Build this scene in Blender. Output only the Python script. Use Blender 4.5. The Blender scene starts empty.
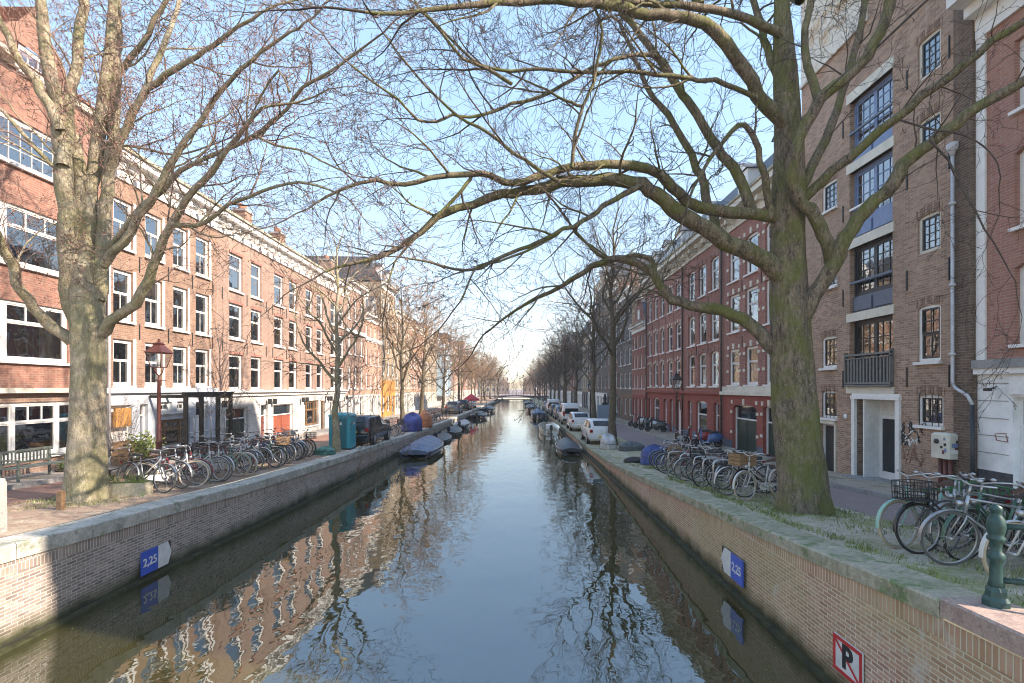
import bpy, math, random
import numpy as np
from mathutils import Vector, Matrix
R = math.radians
PI = math.pi
sc = bpy.context.scene
COL = sc.collection
H, F, VX, VY = 3.8, 512.0, 517.0, 388.0      # eye height over the water, focal length and vanishing point of the photo

def at(px, py, Y):
    """world point seen at a pixel of the photo at the distance Y"""
    return Vector(((px - VX) * Y / F, Y, H + (VY - py) * Y / F))

def lerp_table(t):
    xs = [a for a, b in t]; ys = [b for a, b in t]
    return lambda v: float(np.interp(v, xs, ys))

ZR = lerp_table([(0, 1.95), (4.9, 1.78), (8, 1.53), (10, 1.40), (13, 1.2), (15, 1.06), (18.3, .83), (23, .58), (31, .46), (45, .45)])
ZRF = lerp_table([(0, 1.9), (5, 1.6), (10, 1.2), (14.6, .93), (18, .8), (23, .7), (45, .5)])
ZL = lerp_table([(0, 1.75), (5, 1.62), (7.4, 1.52), (9.1, 1.42), (13.5, 1.26), (20, 1.1), (29, .97), (50, .8), (80, .7)])
ZLF = lerp_table([(0, 1.7), (10, 1.45), (14, 1.33), (20, 1.1), (30, .85), (60, .7)])
XL = lerp_table([(0, -7.45), (10, -7.42), (14, -7.17), (20, -6.98), (29, -6.8), (37, -6.5), (67, -6.1), (170, -4.8)])
XR = lerp_table([(0, 4.05), (30, 4.05), (170, 3.5)])
XFL, XFR = -13.8, 10.9

def gz(X, Y):
    """height of the street at a place"""
    if X < 0:
        a, b, e = ZL(Y), ZLF(Y), XL(Y) - .5
        t = min(1, max(0, (e - X) / (e - XFL)))
    else:
        a, b, e = ZR(Y), ZRF(Y), XR(Y) + .5
        t = min(1, max(0, (X - e) / (XFR - e)))
    return a + (b - a) * t

# ------------------------------------------------------------------ objects
def tag(o, label=None, cat=None, group=None, kind=None):
    if label: o['label'] = label
    if cat: o['category'] = cat
    if group: o['group'] = group
    if kind: o['kind'] = kind
    return o

def empty(name, loc=(0, 0, 0), rz=0, label=None, cat=None, group=None):
    o = bpy.data.objects.new(name, None)
    COL.objects.link(o)
    o.location = loc; o.rotation_euler = (0, 0, rz)
    o.empty_display_size = .2
    return tag(o, label, cat, group)

def link(name, me, parent=None, loc=(0, 0, 0), rz=0):
    o = bpy.data.objects.new(name, me)
    COL.objects.link(o)
    o.parent = parent
    o.location = loc; o.rotation_euler = (0, 0, rz)
    return o

def dup(root, loc=None, rot=None, label=None, group=None, scale=None):
    def cp(o, par):
        c = o.copy(); COL.objects.link(c)
        if par is not None: c.parent = par
        for ch in KIDS.get(o.name, ()): cp(ch, c)
        return c
    KIDS = {}
    def walk(o):
        KIDS[o.name] = list(o.children)
        for ch in o.children: walk(ch)
    walk(root)
    r = cp(root, None)
    if loc is not None: r.location = loc
    if rot is not None: r.rotation_euler = rot
    if scale is not None: r.scale = scale
    if label: r['label'] = label
    if group: r['group'] = group
    return r

class MB:
    """collects faces, then links them as one mesh object"""
    def __init__(s): s.v = []; s.f = []; s.m = []; s.s = []
    def poly(s, pts, m=0, smooth=False):
        n = len(s.v); s.v += [tuple(p) for p in pts]
        s.f.append(tuple(range(n, n + len(pts)))); s.m.append(m); s.s.append(smooth)
    def faces(s, vs, fs, m=0, smooth=False):
        n = len(s.v); s.v += [tuple(p) for p in vs]
        for f in fs: s.f.append(tuple(n + i for i in f)); s.m.append(m); s.s.append(smooth)
    def box(s, x0, x1, y0, y1, z0, z1, m=0):
        if x0 > x1: x0, x1 = x1, x0
        if y0 > y1: y0, y1 = y1, y0
        if z0 > z1: z0, z1 = z1, z0
        v = [(x0, y0, z0), (x1, y0, z0), (x1, y1, z0), (x0, y1, z0), (x0, y0, z1), (x1, y0, z1), (x1, y1, z1), (x0, y1, z1)]
        s.faces(v, [(0, 3, 2, 1), (4, 5, 6, 7), (0, 1, 5, 4), (1, 2, 6, 5), (2, 3, 7, 6), (3, 0, 4, 7)], m)
        return s
    def bbox(s, x0, x1, y0, y1, z0, z1, b=.01, m=0):
        """box with chamfered vertical and top edges"""
        v = []
        for z, i in ((z0, 0), (z1 - b, 0), (z1, b)):
            X0, X1, Y0, Y1 = x0 + i, x1 - i, y0 + i, y1 - i
            v += [(X0 + b, Y0, z), (X1 - b, Y0, z), (X1, Y0 + b, z), (X1, Y1 - b, z), (X1 - b, Y1, z), (X0 + b, Y1, z), (X0, Y1 - b, z), (X0, Y0 + b, z)]
        f = []
        for k in (0, 8):
            for i in range(8): f.append((k + i, k + (i + 1) % 8, k + 8 + (i + 1) % 8, k + 8 + i))
        f.append(tuple(range(16, 24))); f.append(tuple(range(7, -1, -1)))
        s.faces(v, f, m)
        return s
    def tube(s, pts, rad, n=8, m=0, cap=True, smooth=True):
        pts = [Vector(p) for p in pts]
        if not hasattr(rad, '__len__'): rad = [rad] * len(pts)
        vs, fs = [], []
        ref = None
        for i, p in enumerate(pts):
            a = pts[max(i - 1, 0)]; b = pts[min(i + 1, len(pts) - 1)]
            d = (b - a)
            if d.length < 1e-9: d = Vector((0, 0, 1))
            d.normalize()
            if ref is None:
                ref = d.orthogonal().normalized()
            ref = (ref - d * ref.dot(d))
            ref = ref.normalized() if ref.length > 1e-6 else d.orthogonal().normalized()
            q = d.cross(ref)
            for k in range(n):
                t = 2 * PI * k / n
                vs.append(p + (ref * math.cos(t) + q * math.sin(t)) * rad[i])
        for i in range(len(pts) - 1):
            for k in range(n):
                a = i * n + k; b = i * n + (k + 1) % n
                fs.append((a, b, b + n, a + n))
        if cap:
            fs.append(tuple(range(n - 1, -1, -1)))
            fs.append(tuple(range((len(pts) - 1) * n, len(pts) * n)))
        s.faces(vs, fs, m, smooth)
        return s
    def lathe(s, prof, c=(0, 0, 0), n=16, m=0, smooth=True):
        vs, fs = [], []
        for r, z in prof:
            for k in range(n):
                t = 2 * PI * k / n
                vs.append((c[0] + r * math.cos(t), c[1] + r * math.sin(t), c[2] + z))
        for i in range(len(prof) - 1):
            for k in range(n):
                a = i * n + k; b = i * n + (k + 1) % n
                fs.append((a, b, b + n, a + n))
        fs.append(tuple(range(n - 1, -1, -1))); fs.append(tuple(range((len(prof) - 1) * n, len(prof) * n)))
        s.faces(vs, fs, m, smooth)
        return s
    def loft(s, rings, m=0, smooth=True, cap=True, closed=True):
        n = len(rings[0]); vs = [p for r in rings for p in r]; fs = []
        for i in range(len(rings) - 1):
            for k in range(n if closed else n - 1):
                a = i * n + k; b = i * n + (k + 1) % n
                fs.append((a, b, b + n, a + n))
        if cap and closed:
            fs.append(tuple(range(n - 1, -1, -1))); fs.append(tuple(range((len(rings) - 1) * n, len(rings) * n)))
        s.faces(vs, fs, m, smooth)
        return s
    def mesh(s, name, mats):
        me = bpy.data.meshes.new(name)
        me.from_pydata(s.v, [], s.f)
        if not isinstance(mats, (list, tuple)): mats = [mats]
        for m in mats: me.materials.append(m)
        me.polygons.foreach_set('material_index', s.m)
        me.polygons.foreach_set('use_smooth', s.s)
        me.update()
        return me
    def build(s, name, mats, parent=None, loc=(0, 0, 0), rz=0):
        return link(name, s.mesh(name, mats), parent, loc, rz)

# ------------------------------------------------------------------ materials
def nt(name):
    m = bpy.data.materials.new(name); m.use_nodes = True
    t = m.node_tree
    return m, t, t.nodes['Principled BSDF']

def N(t, kind, **kw):
    n = t.nodes.new(kind)
    for k, v in kw.items():
        if k in n.inputs.keys(): n.inputs[k].default_value = v
        else: setattr(n, k, v)
    return n

def mixc(t, fac, a, b, mode='MIX'):
    n = t.nodes.new('ShaderNodeMix'); n.data_type = 'RGBA'; n.blend_type = mode
    for i, v in ((0, fac), (6, a), (7, b)):
        if hasattr(v, 'links') or hasattr(v, 'is_linked'): t.links.new(v, n.inputs[i])
        elif i == 0: n.inputs[0].default_value = v
        else: n.inputs[i].default_value = (*v, 1) if len(v) == 3 else v
    return n.outputs[2]

def mathn(t, op, a, b=0.0, clamp=False):
    n = t.nodes.new('ShaderNodeMath'); n.operation = op; n.use_clamp = clamp
    for i, v in ((0, a), (1, b)):
        if hasattr(v, 'is_linked'): t.links.new(v, n.inputs[i])
        else: n.inputs[i].default_value = v
    return n.outputs[0]

def ramp(t, src, a, b):
    n = t.nodes.new('ShaderNodeMapRange')
    n.inputs[1].default_value = a; n.inputs[2].default_value = b
    t.links.new(src, n.inputs[0])
    return n.outputs[0]

def pos(t): return t.nodes.new('ShaderNodeNewGeometry').outputs['Position']

def noise(t, vec, scale, detail=4, rough=.6, stretch=None):
    if stretch:
        mp = t.nodes.new('ShaderNodeMapping'); mp.inputs['Scale'].default_value = stretch
        t.links.new(vec, mp.inputs['Vector']); vec = mp.outputs[0]
    n = N(t, 'ShaderNodeTexNoise', Scale=scale, Detail=detail, Roughness=rough)
    t.links.new(vec, n.inputs['Vector'])
    return n.outputs['Fac']

def bump(t, b, h, strength=.3, dist=.02):
    n = N(t, 'ShaderNodeBump', Strength=strength, Distance=dist)
    t.links.new(h, n.inputs['Height']); t.links.new(n.outputs[0], b.inputs['Normal'])
    return n

def plain(name, c, rough=.6, metal=0., var=.12, scale=6., bmp=0., spec=.5, local=True):
    m, t, b = nt(name)
    b.inputs['Roughness'].default_value = rough; b.inputs['Metallic'].default_value = metal
    b.inputs['Specular IOR Level'].default_value = spec
    if local:
        vec = t.nodes.new('ShaderNodeTexCoord').outputs['Object']
    else: vec = pos(t)
    n1 = noise(t, vec, scale, 5, .65)
    lo = tuple(max(0, x * (1 - 1.6 * var)) for x in c); hi = tuple(min(1, x * (1 + 1.6 * var)) for x in c)
    t.links.new(mixc(t, ramp(t, n1, .3, .7), lo, hi), b.inputs['Base Color'])
    if bmp: bump(t, b, noise(t, vec, scale * 6, 4), bmp, .01)
    return m

def brick(name, c1, c2, mortar, rw=.22, rh=.066, grime=.25, tint=None, stain=0., low=None, bstr=.35, sooty=(.08, .07, .06)):
    """running-bond brickwork on any upright face: u = x + y, v = z, at real size"""
    m, t, b = nt(name)
    p = pos(t)
    sp = t.nodes.new('ShaderNodeSeparateXYZ'); t.links.new(p, sp.inputs[0])
    cb = t.nodes.new('ShaderNodeCombineXYZ')
    t.links.new(mathn(t, 'ADD', sp.outputs[0], sp.outputs[1]), cb.inputs[0]); t.links.new(sp.outputs[2], cb.inputs[1])
    bt = N(t, 'ShaderNodeTexBrick', Scale=1.0)
    bt.inputs['Color1'].default_value = (*c1, 1); bt.inputs['Color2'].default_value = (*c2, 1); bt.inputs['Mortar'].default_value = (*mortar, 1)
    bt.inputs['Mortar Size'].default_value = .009; bt.inputs['Mortar Smooth'].default_value = .3; bt.inputs['Bias'].default_value = -.1
    bt.inputs['Brick Width'].default_value = rw; bt.inputs['Row Height'].default_value = rh
    t.links.new(cb.outputs[0], bt.inputs['Vector'])
    col = bt.outputs['Color']
    big = noise(t, p, .55, 5, .62)
    fine = noise(t, p, 9., 4, .7)
    streak = noise(t, p, 1.6, 4, .6, (1, 1, .18))
    col = mixc(t, mathn(t, 'MULTIPLY', ramp(t, big, .42, .72), grime), col, sooty)
    col = mixc(t, mathn(t, 'MULTIPLY', ramp(t, streak, .5, .75), grime * .9), col, tuple(x * 1.5 for x in mortar))
    col = mixc(t, ramp(t, fine, .2, .8), col, tuple(min(1, x * 1.35) for x in c2), 'SOFT_LIGHT')
    if tint: col = mixc(t, mathn(t, 'MULTIPLY', ramp(t, noise(t, p, .3, 3), .4, .65), tint[3]), col, tint[:3])
    if stain:
        s2 = noise(t, p, 2.6, 5, .7, (1, 1, .45))
        col = mixc(t, mathn(t, 'MULTIPLY', ramp(t, s2, .60, .74), stain), col, (.62, .58, .52))
    if low:   # algae and damp above the water line: (height, colour)
        edge = mathn(t, 'ADD', sp.outputs[2], mathn(t, 'MULTIPLY', mathn(t, 'SUBTRACT', noise(t, p, 2.2, 4), .5), -.35))
        col = mixc(t, ramp(t, edge, low[0] + .28, low[0]), col, low[1])
        col = mixc(t, ramp(t, edge, .12, .02), col, (.018, .017, .011))
    t.links.new(col, b.inputs['Base Color'])
    b.inputs['Roughness'].default_value = .88
    hh = mathn(t, 'ADD', mathn(t, 'MULTIPLY', mathn(t, 'SUBTRACT', 1., bt.outputs['Fac']), 1.), mathn(t, 'MULTIPLY', fine, .5))
    bump(t, b, hh, bstr, .012)
    return m

def paving(name, c1, c2, mortar, rw=.2, rh=.1, tint=None, rot=0., dirt=.4, dirtc=(.2, .15, .1), moss=None):
    m, t, b = nt(name)
    p = pos(t)
    mp = t.nodes.new('ShaderNodeMapping'); mp.inputs['Rotation'].default_value = (0, 0, rot)
    t.links.new(p, mp.inputs['Vector'])
    bt = N(t, 'ShaderNodeTexBrick', Scale=1.0)
    bt.inputs['Color1'].default_value = (*c1, 1); bt.inputs['Color2'].default_value = (*c2, 1); bt.inputs['Mortar'].default_value = (*mortar, 1)
    bt.inputs['Mortar Size'].default_value = .008; bt.inputs['Brick Width'].default_value = rw; bt.inputs['Row Height'].default_value = rh
    t.links.new(mp.outputs[0], bt.inputs['Vector'])
    col = bt.outputs['Color']
    col = mixc(t, mathn(t, 'MULTIPLY', ramp(t, noise(t, p, .9, 5, .65), .4, .65), dirt), col, dirtc)
    col = mixc(t, .35, col, mixc(t, ramp(t, noise(t, p, 14, 4, .7), .3, .7), tuple(x * .6 for x in c1), tuple(x * 1.5 for x in c1)))
    if moss: col = mixc(t, ramp(t, noise(t, p, 1.4, 5, .7), .52, .62), col, moss)
    t.links.new(col, b.inputs['Base Color'])
    b.inputs['Roughness'].default_value = .85
    bump(t, b, mathn(t, 'ADD', mathn(t, 'SUBTRACT', 1., bt.outputs['Fac']), noise(t, p, 20, 4, .7)), .35, .012)
    return m

def dirt(name, cols, scale=1.2, fine=22, bstr=.6):
    """loose ground: three colours mixed by noise"""
    m, t, b = nt(name)
    p = pos(t)
    col = mixc(t, ramp(t, noise(t, p, scale, 6, .7), .4, .6), cols[0], cols[1])
    col = mixc(t, ramp(t, noise(t, p, scale * 2.3, 6, .75), .52, .62), col, cols[2])
    col = mixc(t, .6, col, mixc(t, ramp(t, noise(t, p, fine, 5, .8), .3, .7), (.25, .25, .25), (.8, .8, .8)), 'OVERLAY')
    t.links.new(col, b.inputs['Base Color']); b.inputs['Roughness'].default_value = .95
    bump(t, b, noise(t, p, fine * .6, 6, .75), bstr, .04)
    return m

M = {}
HAZE = .0008
M['brick_orange'] = brick('brick_orange', (.36, .25, .20), (.28, .19, .155), (.38, .34, .30), grime=.22)
M['brick_red'] = brick('brick_red', (.36, .205, .16), (.29, .16, .125), (.36, .28, .235), grime=.16, bstr=.2)
M['brick_brown'] = brick('brick_brown', (.34, .235, .175), (.24, .15, .115), (.36, .30, .25), grime=.28)
M['brick_pink'] = brick('brick_pink', (.45, .30, .23), (.37, .23, .18), (.44, .38, .33), grime=.22)
M['brick_beige'] = brick('brick_beige', (.42, .35, .26), (.34, .27, .2), (.42, .38, .32), grime=.25)
M['brick_ware'] = brick('brick_warehouse', (.52, .36, .265), (.25, .165, .125), (.52, .44, .37), grime=.24, tint=(.36, .26, .19, .35), stain=.12, bstr=.6)
M['brick_pier'] = brick('brick_pier', (.22, .15, .11), (.13, .095, .075), (.30, .25, .21), grime=.35, bstr=.6)
M['brick_plum'] = brick('brick_plum', (.40, .20, .16), (.29, .14, .115), (.38, .29, .25), grime=.22)
M['brick_corner'] = brick('brick_corner', (.42, .24, .19), (.34, .18, .145), (.40, .33, .28), grime=.2)
M['brick_cherry'] = brick('brick_cherry', (.37, .125, .095), (.29, .095, .075), (.30, .15, .125), grime=.12, bstr=.2)
M['brick_rose'] = brick('brick_rose', (.40, .20, .16), (.32, .15, .12), (.34, .26, .22), grime=.2)
M['brick_grey'] = brick('brick_grey', (.23, .20, .175), (.16, .14, .125), (.28, .255, .23), grime=.25)
M['brick_umber'] = brick('brick_umber', (.30, .20, .15), (.21, .14, .11), (.30, .25, .2), grime=.25)
M['quay_l'] = brick('quay_brick_worn', (.46, .38, .33), (.21, .18, .17), (.64, .60, .54), rw=.185, rh=.054, grime=.22, stain=.5, low=(.1, (.055, .06, .025)), bstr=.8, sooty=(.10, .085, .08))
M['quay_r'] = brick('quay_brick_warm', (.58, .38, .30), (.36, .20, .155), (.76, .70, .58), rw=.185, rh=.054, grime=.15, tint=(.42, .39, .17, .5), stain=.9, low=(.1, (.07, .065, .02)), bstr=.8, sooty=(.2, .16, .07))
M['course_l'] = brick('rowlock_grey', (.44, .36, .31), (.24, .2, .18), (.64, .60, .54), rw=.062, rh=.6, grime=.2, stain=.4, bstr=.8)
M['course_r'] = brick('rowlock_warm', (.56, .36, .29), (.40, .22, .17), (.76, .70, .58), rw=.062, rh=.6, grime=.15, stain=.6, tint=(.4, .38, .17, .4), bstr=.8)
M['coping'] = dirt('coping_stone', [(.36, .35, .31), (.50, .48, .43), (.24, .26, .20)], 1.6, 14, .35)
M['coping_moss'] = dirt('coping_mossy', [(.29, .28, .19), (.42, .38, .29), (.15, .21, .09)], 1.6, 11, .8)
M['granite_pink'] = dirt('granite_pink', [(.36, .25, .21), (.42, .32, .27), (.28, .2, .18)], 3, 45, .15)
M['granite'] = dirt('granite_grey', [(.3, .29, .27), (.36, .35, .33), (.2, .2, .19)], 3, 45, .15)
M['verge_r'] = dirt('verge_mossy', [(.46, .41, .32), (.25, .27, .11), (.54, .49, .40)], .8, 18, .8)
M['verge_l'] = dirt('verge_sandy', [(.36, .27, .2), (.28, .19, .14), (.42, .35, .27)], .8, 18, .8)
M['road_l'] = paving('clinker_red', (.30, .155, .115), (.24, .12, .09), (.2, .16, .13), dirt=.35, dirtc=(.32, .24, .18))
M['road_r'] = paving('clinker_purple', (.30, .225, .215), (.24, .18, .175), (.27, .25, .23), dirt=.35, dirtc=(.17, .145, .13))
M['walk_r'] = paving('pavement_clinker', (.42, .35, .28), (.35, .29, .24), (.33, .30, .26), dirt=.5, dirtc=(.27, .22, .16), rot=R(45), moss=(.19, .18, .10))
M['walk_l'] = paving('pavement_slabs', (.36, .33, .29), (.31, .28, .25), (.22, .2, .18), rw=.3, rh=.3, dirt=.4, dirtc=(.4, .32, .25))
M['kerb'] = dirt('kerb_stone', [(.27, .265, .26), (.33, .325, .31), (.2, .2, .2)], 2, 30, .2)
M['white'] = plain('white_paint', (.80, .79, .76), .5, var=.06)
M['cream'] = plain('cream_paint', (.66, .62, .52), .55, var=.1, scale=2)
M['gutter'] = plain('weathered_gutter', (.36, .34, .26), .8, var=.25, scale=2.5)
M['plinth_white'] = plain('plaster_white', (.84, .83, .81), .7, var=.12, scale=1.2, local=False, bmp=.1)  # white plaster for the shaded row, colour lifted to offset the shade
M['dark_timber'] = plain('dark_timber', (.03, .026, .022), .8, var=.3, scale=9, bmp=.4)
M['plinth_sun'] = plain('plaster_white_sun_toned', (.50, .49, .465), .7, var=.2, scale=1.6, local=False, bmp=.1)  # same white plaster, colour darkened to offset the sun on its row
M['stained'] = dirt('stained_plaster', [(.62, .58, .50), (.70, .68, .63), (.50, .34, .20)], .7, 9, .15)
M['plinth_blue'] = plain('plaster_bluegrey', (.46, .50, .55), .7, var=.12, scale=1.2, local=False, bmp=.1)
M['dark_stone'] = plain('dark_plinth', (.06, .065, .075), .6, var=.2, local=False)
M['blue_stone'] = plain('blue_stone', (.11, .13, .18), .6, var=.2, local=False)
M['slate'] = plain('slate_roof', (.075, .08, .09), .55, var=.25, scale=4, bmp=.3)
M['roof_tile'] = plain('roof_tile', (.28, .12, .075), .8, var=.25, scale=4, bmp=.4)
M['greypaint'] = plain('blue_grey_paint', (.10, .13, .18), .45, var=.08)
M['bluepaint'] = plain('blue_paint', (.17, .24, .40), .4, var=.1)
M['darkpaint'] = plain('dark_paint', (.025, .03, .035), .4, var=.1)
M['railgrey'] = plain('rail_grey', (.16, .165, .16), .5, var=.1)
M['greendoor'] = plain('green_door', (.02, .045, .035), .4, var=.15)
M['reddoor'] = plain('rust_red_door', (.30, .085, .05), .5, var=.12)
M['wood'] = plain('wood', (.25, .15, .08), .6, var=.25, scale=9)
M['ochre'] = plain('ochre_cladding', (.50, .24, .07), .7, var=.2, scale=2, local=False)
M['oldwood'] = plain('weathered_wood', (.075, .062, .05), .8, var=.3, scale=9, bmp=.4)
M['lamp_red'] = plain('lamp_post_paint', (.15, .045, .035), .5, var=.15)
M['lamp_dark'] = plain('lamp_post_dark', (.05, .03, .028), .5, var=.15)
M['iron'] = plain('iron_black', (.03, .03, .032), .5, var=.2)
M['iron_green'] = plain('iron_green', (.018, .065, .06), .42, var=.22, scale=14, bmp=.15)
M['zinc'] = plain('zinc_pipe', (.52, .53, .56), .45, metal=.0, var=.1)
M['steel'] = plain('galvanised', (.5, .5, .5), .35, metal=.8, var=.1)
M['rubber'] = plain('tyre_rubber', (.022, .022, .022), .8, var=.2)
M['cream_rubber'] = plain('tyre_cream', (.48, .38, .26), .8, var=.1)
M['grey_rubber'] = plain('tyre_dusty', (.12, .12, .11), .85, var=.1)
M['leather'] = plain('brown_leather', (.09, .04, .025), .5, var=.2)
M['black'] = plain('black_plastic', (.02, .02, .022), .45, var=.1)
M['wicker'] = plain('wicker', (.32, .19, .09), .8, var=.3, scale=30, bmp=.6)
M['teal'] = plain('teal_plastic', (.03, .34, .42), .4, var=.06)
M['teal_dark'] = plain('teal_dark_plastic', (.015, .17, .22), .4, var=.06)
M['curtain'] = plain('curtain_cloth', (.72, .70, .66), .9, var=.12, scale=5)
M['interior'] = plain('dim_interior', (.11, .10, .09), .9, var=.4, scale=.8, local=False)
M['sheet_blue'] = plain('scaffold_sheeting', (.45, .62, .74), .5, var=.2, scale=1.3, local=False)

def glass_mat():
    m, t, b = nt('window_glass')
    out = t.nodes['Material Output']
    tr = N(t, 'ShaderNodeBsdfTransparent'); tr.inputs[0].default_value = (.78, .82, .82, 1)
    gl = N(t, 'ShaderNodeBsdfGlossy', Roughness=.02); gl.inputs[0].default_value = (.95, .97, 1, 1)
    fr = N(t, 'ShaderNodeFresnel', IOR=1.75)
    p = pos(t)
    bp = N(t, 'ShaderNodeBump', Strength=.25, Distance=.02)
    t.links.new(noise(t, p, 1.3, 2, .5), bp.inputs['Height'])
    t.links.new(bp.outputs[0], gl.inputs['Normal']); t.links.new(bp.outputs[0], fr.inputs['Normal'])
    mx = t.nodes.new('ShaderNodeMixShader')
    t.links.new(mathn(t, 'ADD', fr.outputs[0], .22, True), mx.inputs[0]); t.links.new(tr.outputs[0], mx.inputs[1]); t.links.new(gl.outputs[0], mx.inputs[2])
    t.links.new(mx.outputs[0], out.inputs[0])
    return m
M['glass'] = glass_mat()
def clear_glass():
    m, t, b = nt('lantern_glass')
    tr = N(t, 'ShaderNodeBsdfTransparent'); tr.inputs[0].default_value = (.9, .92, .92, 1)
    gl = N(t, 'ShaderNodeBsdfGlossy', Roughness=.05); mx = t.nodes.new('ShaderNodeMixShader'); mx.inputs[0].default_value = .22
    t.links.new(tr.outputs[0], mx.inputs[1]); t.links.new(gl.outputs[0], mx.inputs[2]); t.links.new(mx.outputs[0], t.nodes['Material Output'].inputs[0])
    return m
M['clear'] = clear_glass()

def car_glass():
    m, t, b = nt('car_glass')
    b.inputs['Base Color'].default_value = (.02, .025, .03, 1); b.inputs['Roughness'].default_value = .04
    return m
M['car_glass'] = car_glass()
M['red_lamp'] = plain('tail_lamp', (.35, .015, .01), .25)
M['white_lamp'] = plain('head_lamp', (.6, .6, .6), .15)

def paint(name, c, rough=.3, metal=0.):
    m, t, b = nt(name)
    b.inputs['Base Color'].default_value = (*c, 1); b.inputs['Roughness'].default_value = rough
    b.inputs['Metallic'].default_value = metal; b.inputs['Coat Weight'].default_value = .5
    vec = t.nodes.new('ShaderNodeTexCoord').outputs['Object']
    t.links.new(mixc(t, ramp(t, noise(t, vec, 5, 5), .45, .75), c, tuple(x * .7 + .03 for x in c)), b.inputs['Base Color'])
    return m

def bark(name, a, b_, moss, mossfac, pale=None, scale=9):
    m, t, b = nt(name)
    p = pos(t)
    n1 = mathn(t, 'ADD', mathn(t, 'MULTIPLY', noise(t, p, scale, 6, .7, (1, 1, .28)), .45), mathn(t, 'MULTIPLY', noise(t, p, scale * 3.2, 5, .75, (1, 1, .22)), .55))
    col = mixc(t, ramp(t, n1, .42, .58), tuple(x * .7 for x in a), b_)
    if pale: col = mixc(t, mathn(t, 'MULTIPLY', ramp(t, noise(t, p, 2.2, 5, .7), .5, .62), .8), col, pale)
    g = noise(t, p, 1.5, 5, .7)
    sp_ = noise(t, p, 26, 4, .75)
    col = mixc(t, mathn(t, 'MULTIPLY', ramp(t, sp_, .56, .66), .55), col, tuple(min(1, x * 1.9) for x in b_))
    col = mixc(t, mathn(t, 'MULTIPLY', ramp(t, noise(t, p, 5.5, 5, .75, (1, 1, .5)), .54, .64), .6), col, tuple(x * .45 for x in a))
    col = mixc(t, mathn(t, 'MULTIPLY', ramp(t, g, .44, .6), mossfac), col, moss)
    t.links.new(col, b.inputs['Base Color']); b.inputs['Roughness'].default_value = .92
    bump(t, b, mathn(t, 'ADD', n1, mathn(t, 'MULTIPLY', noise(t, p, 60, 4, .7), .25)), 1., .07)
    return m
M['bark_r'] = bark('bark_mossy', (.12, .092, .062), (.31, .245, .175), (.16, .175, .035), .72)
M['bark_l'] = bark('bark_pale', (.32, .26, .18), (.50, .43, .31), (.23, .23, .09), .55, pale=(.52, .46, .35))
M['bark_far'] = bark('bark_far', (.11, .085, .06), (.2, .16, .11), (.11, .11, .05), .5)
M['twig_r'] = plain('twigs_dark', (.075, .055, .042), .9, var=.3, local=False)
M['twig_l'] = plain('twigs_reddish', (.22, .15, .12), .9, var=.3, local=False)
M['twig_far'] = plain('twigs_far', (.20, .125, .075), .9, var=.25, local=False)
M['bud'] = plain('buds', (.20, .095, .08), .8, var=.4, scale=3, local=False)
M['bud_r'] = plain('buds_dark', (.10, .06, .05), .8, var=.4, scale=3, local=False)
M['bud_far'] = plain('buds_far', (.34, .19, .09), .8, var=.3, scale=1, local=False)
M['leaf'] = plain('leaf_green', (.09, .15, .03), .6, var=.4, scale=6, local=False)
M['leaf_yellow'] = plain('leaf_yellowgreen', (.23, .28, .06), .6, var=.3, scale=6, local=False)
M['grass_dry'] = plain('grass_dry', (.26, .26, .12), .8, var=.4, scale=4, local=False)
M['grass'] = plain('grass_blades', (.20, .24, .07), .8, var=.4, scale=4, local=False)
# ------------------------------------------------------------------ world, sun, camera
S = Vector((1., -.30, .655)).normalized()
w = bpy.data.worlds.new('World'); sc.world = w; w.use_nodes = True
t = w.node_tree
sky = t.nodes.new('ShaderNodeTexSky'); sky.sky_type = 'NISHITA'; sky.sun_disc = False
sky.sun_elevation = math.asin(S.z); sky.sun_rotation = math.atan2(S.x, S.y)
sky.air_density = 1.0; sky.dust_density = .35; sky.ozone_density = 3.2; sky.altitude = 0
gm = N(t, 'ShaderNodeGamma', Gamma=.30); t.links.new(sky.outputs[0], gm.inputs[0]); hs = N(t, 'ShaderNodeHueSaturation', Hue=.506, Saturation=2.2, Value=1.6); t.links.new(gm.outputs[0], hs.inputs['Color']); t.links.new(hs.outputs[0], t.nodes['Background'].inputs[0])
t.nodes['Background'].inputs[1].default_value = .13
ld = bpy.data.lights.new('sun', 'SUN'); ld.energy = 2.0; ld.angle = R(.6); ld.color = (1, .94, .86)
so = bpy.data.objects.new('sun', ld); COL.objects.link(so)
so.rotation_euler = S.to_track_quat('Z', 'Y').to_euler()
so.location = (40, -20, 40)

cam = bpy.data.cameras.new('camera'); co = bpy.data.objects.new('camera', cam); COL.objects.link(co)
co.location = (0, 0, H); co.rotation_euler = (R(90), 0, 0)
cam.sensor_width = 36; cam.lens = 18; cam.clip_end = 2000; cam.clip_start = .05
cam.shift_x = -(VX - 512) / 1024; cam.shift_y = (VY - 341.5) / 1024
sc.camera = co
vs_ = sc.view_settings
vs_.view_transform = 'Standard'; vs_.look = 'None'; vs_.gamma = 1; vs_.use_curve_mapping = False; vs_.exposure = 2.42
vs_.use_white_balance = True; vs_.white_balance_temperature = 7500; vs_.white_balance_tint = 15
sc.cycles.filter_width = 1.05
sc.cycles.max_bounces = 9; sc.cycles.transparent_max_bounces = 8; sc.cycles.caustics_reflective = False
sc.cycles.diffuse_bounces = 6; sc.cycles.glossy_bounces = 3

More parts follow.
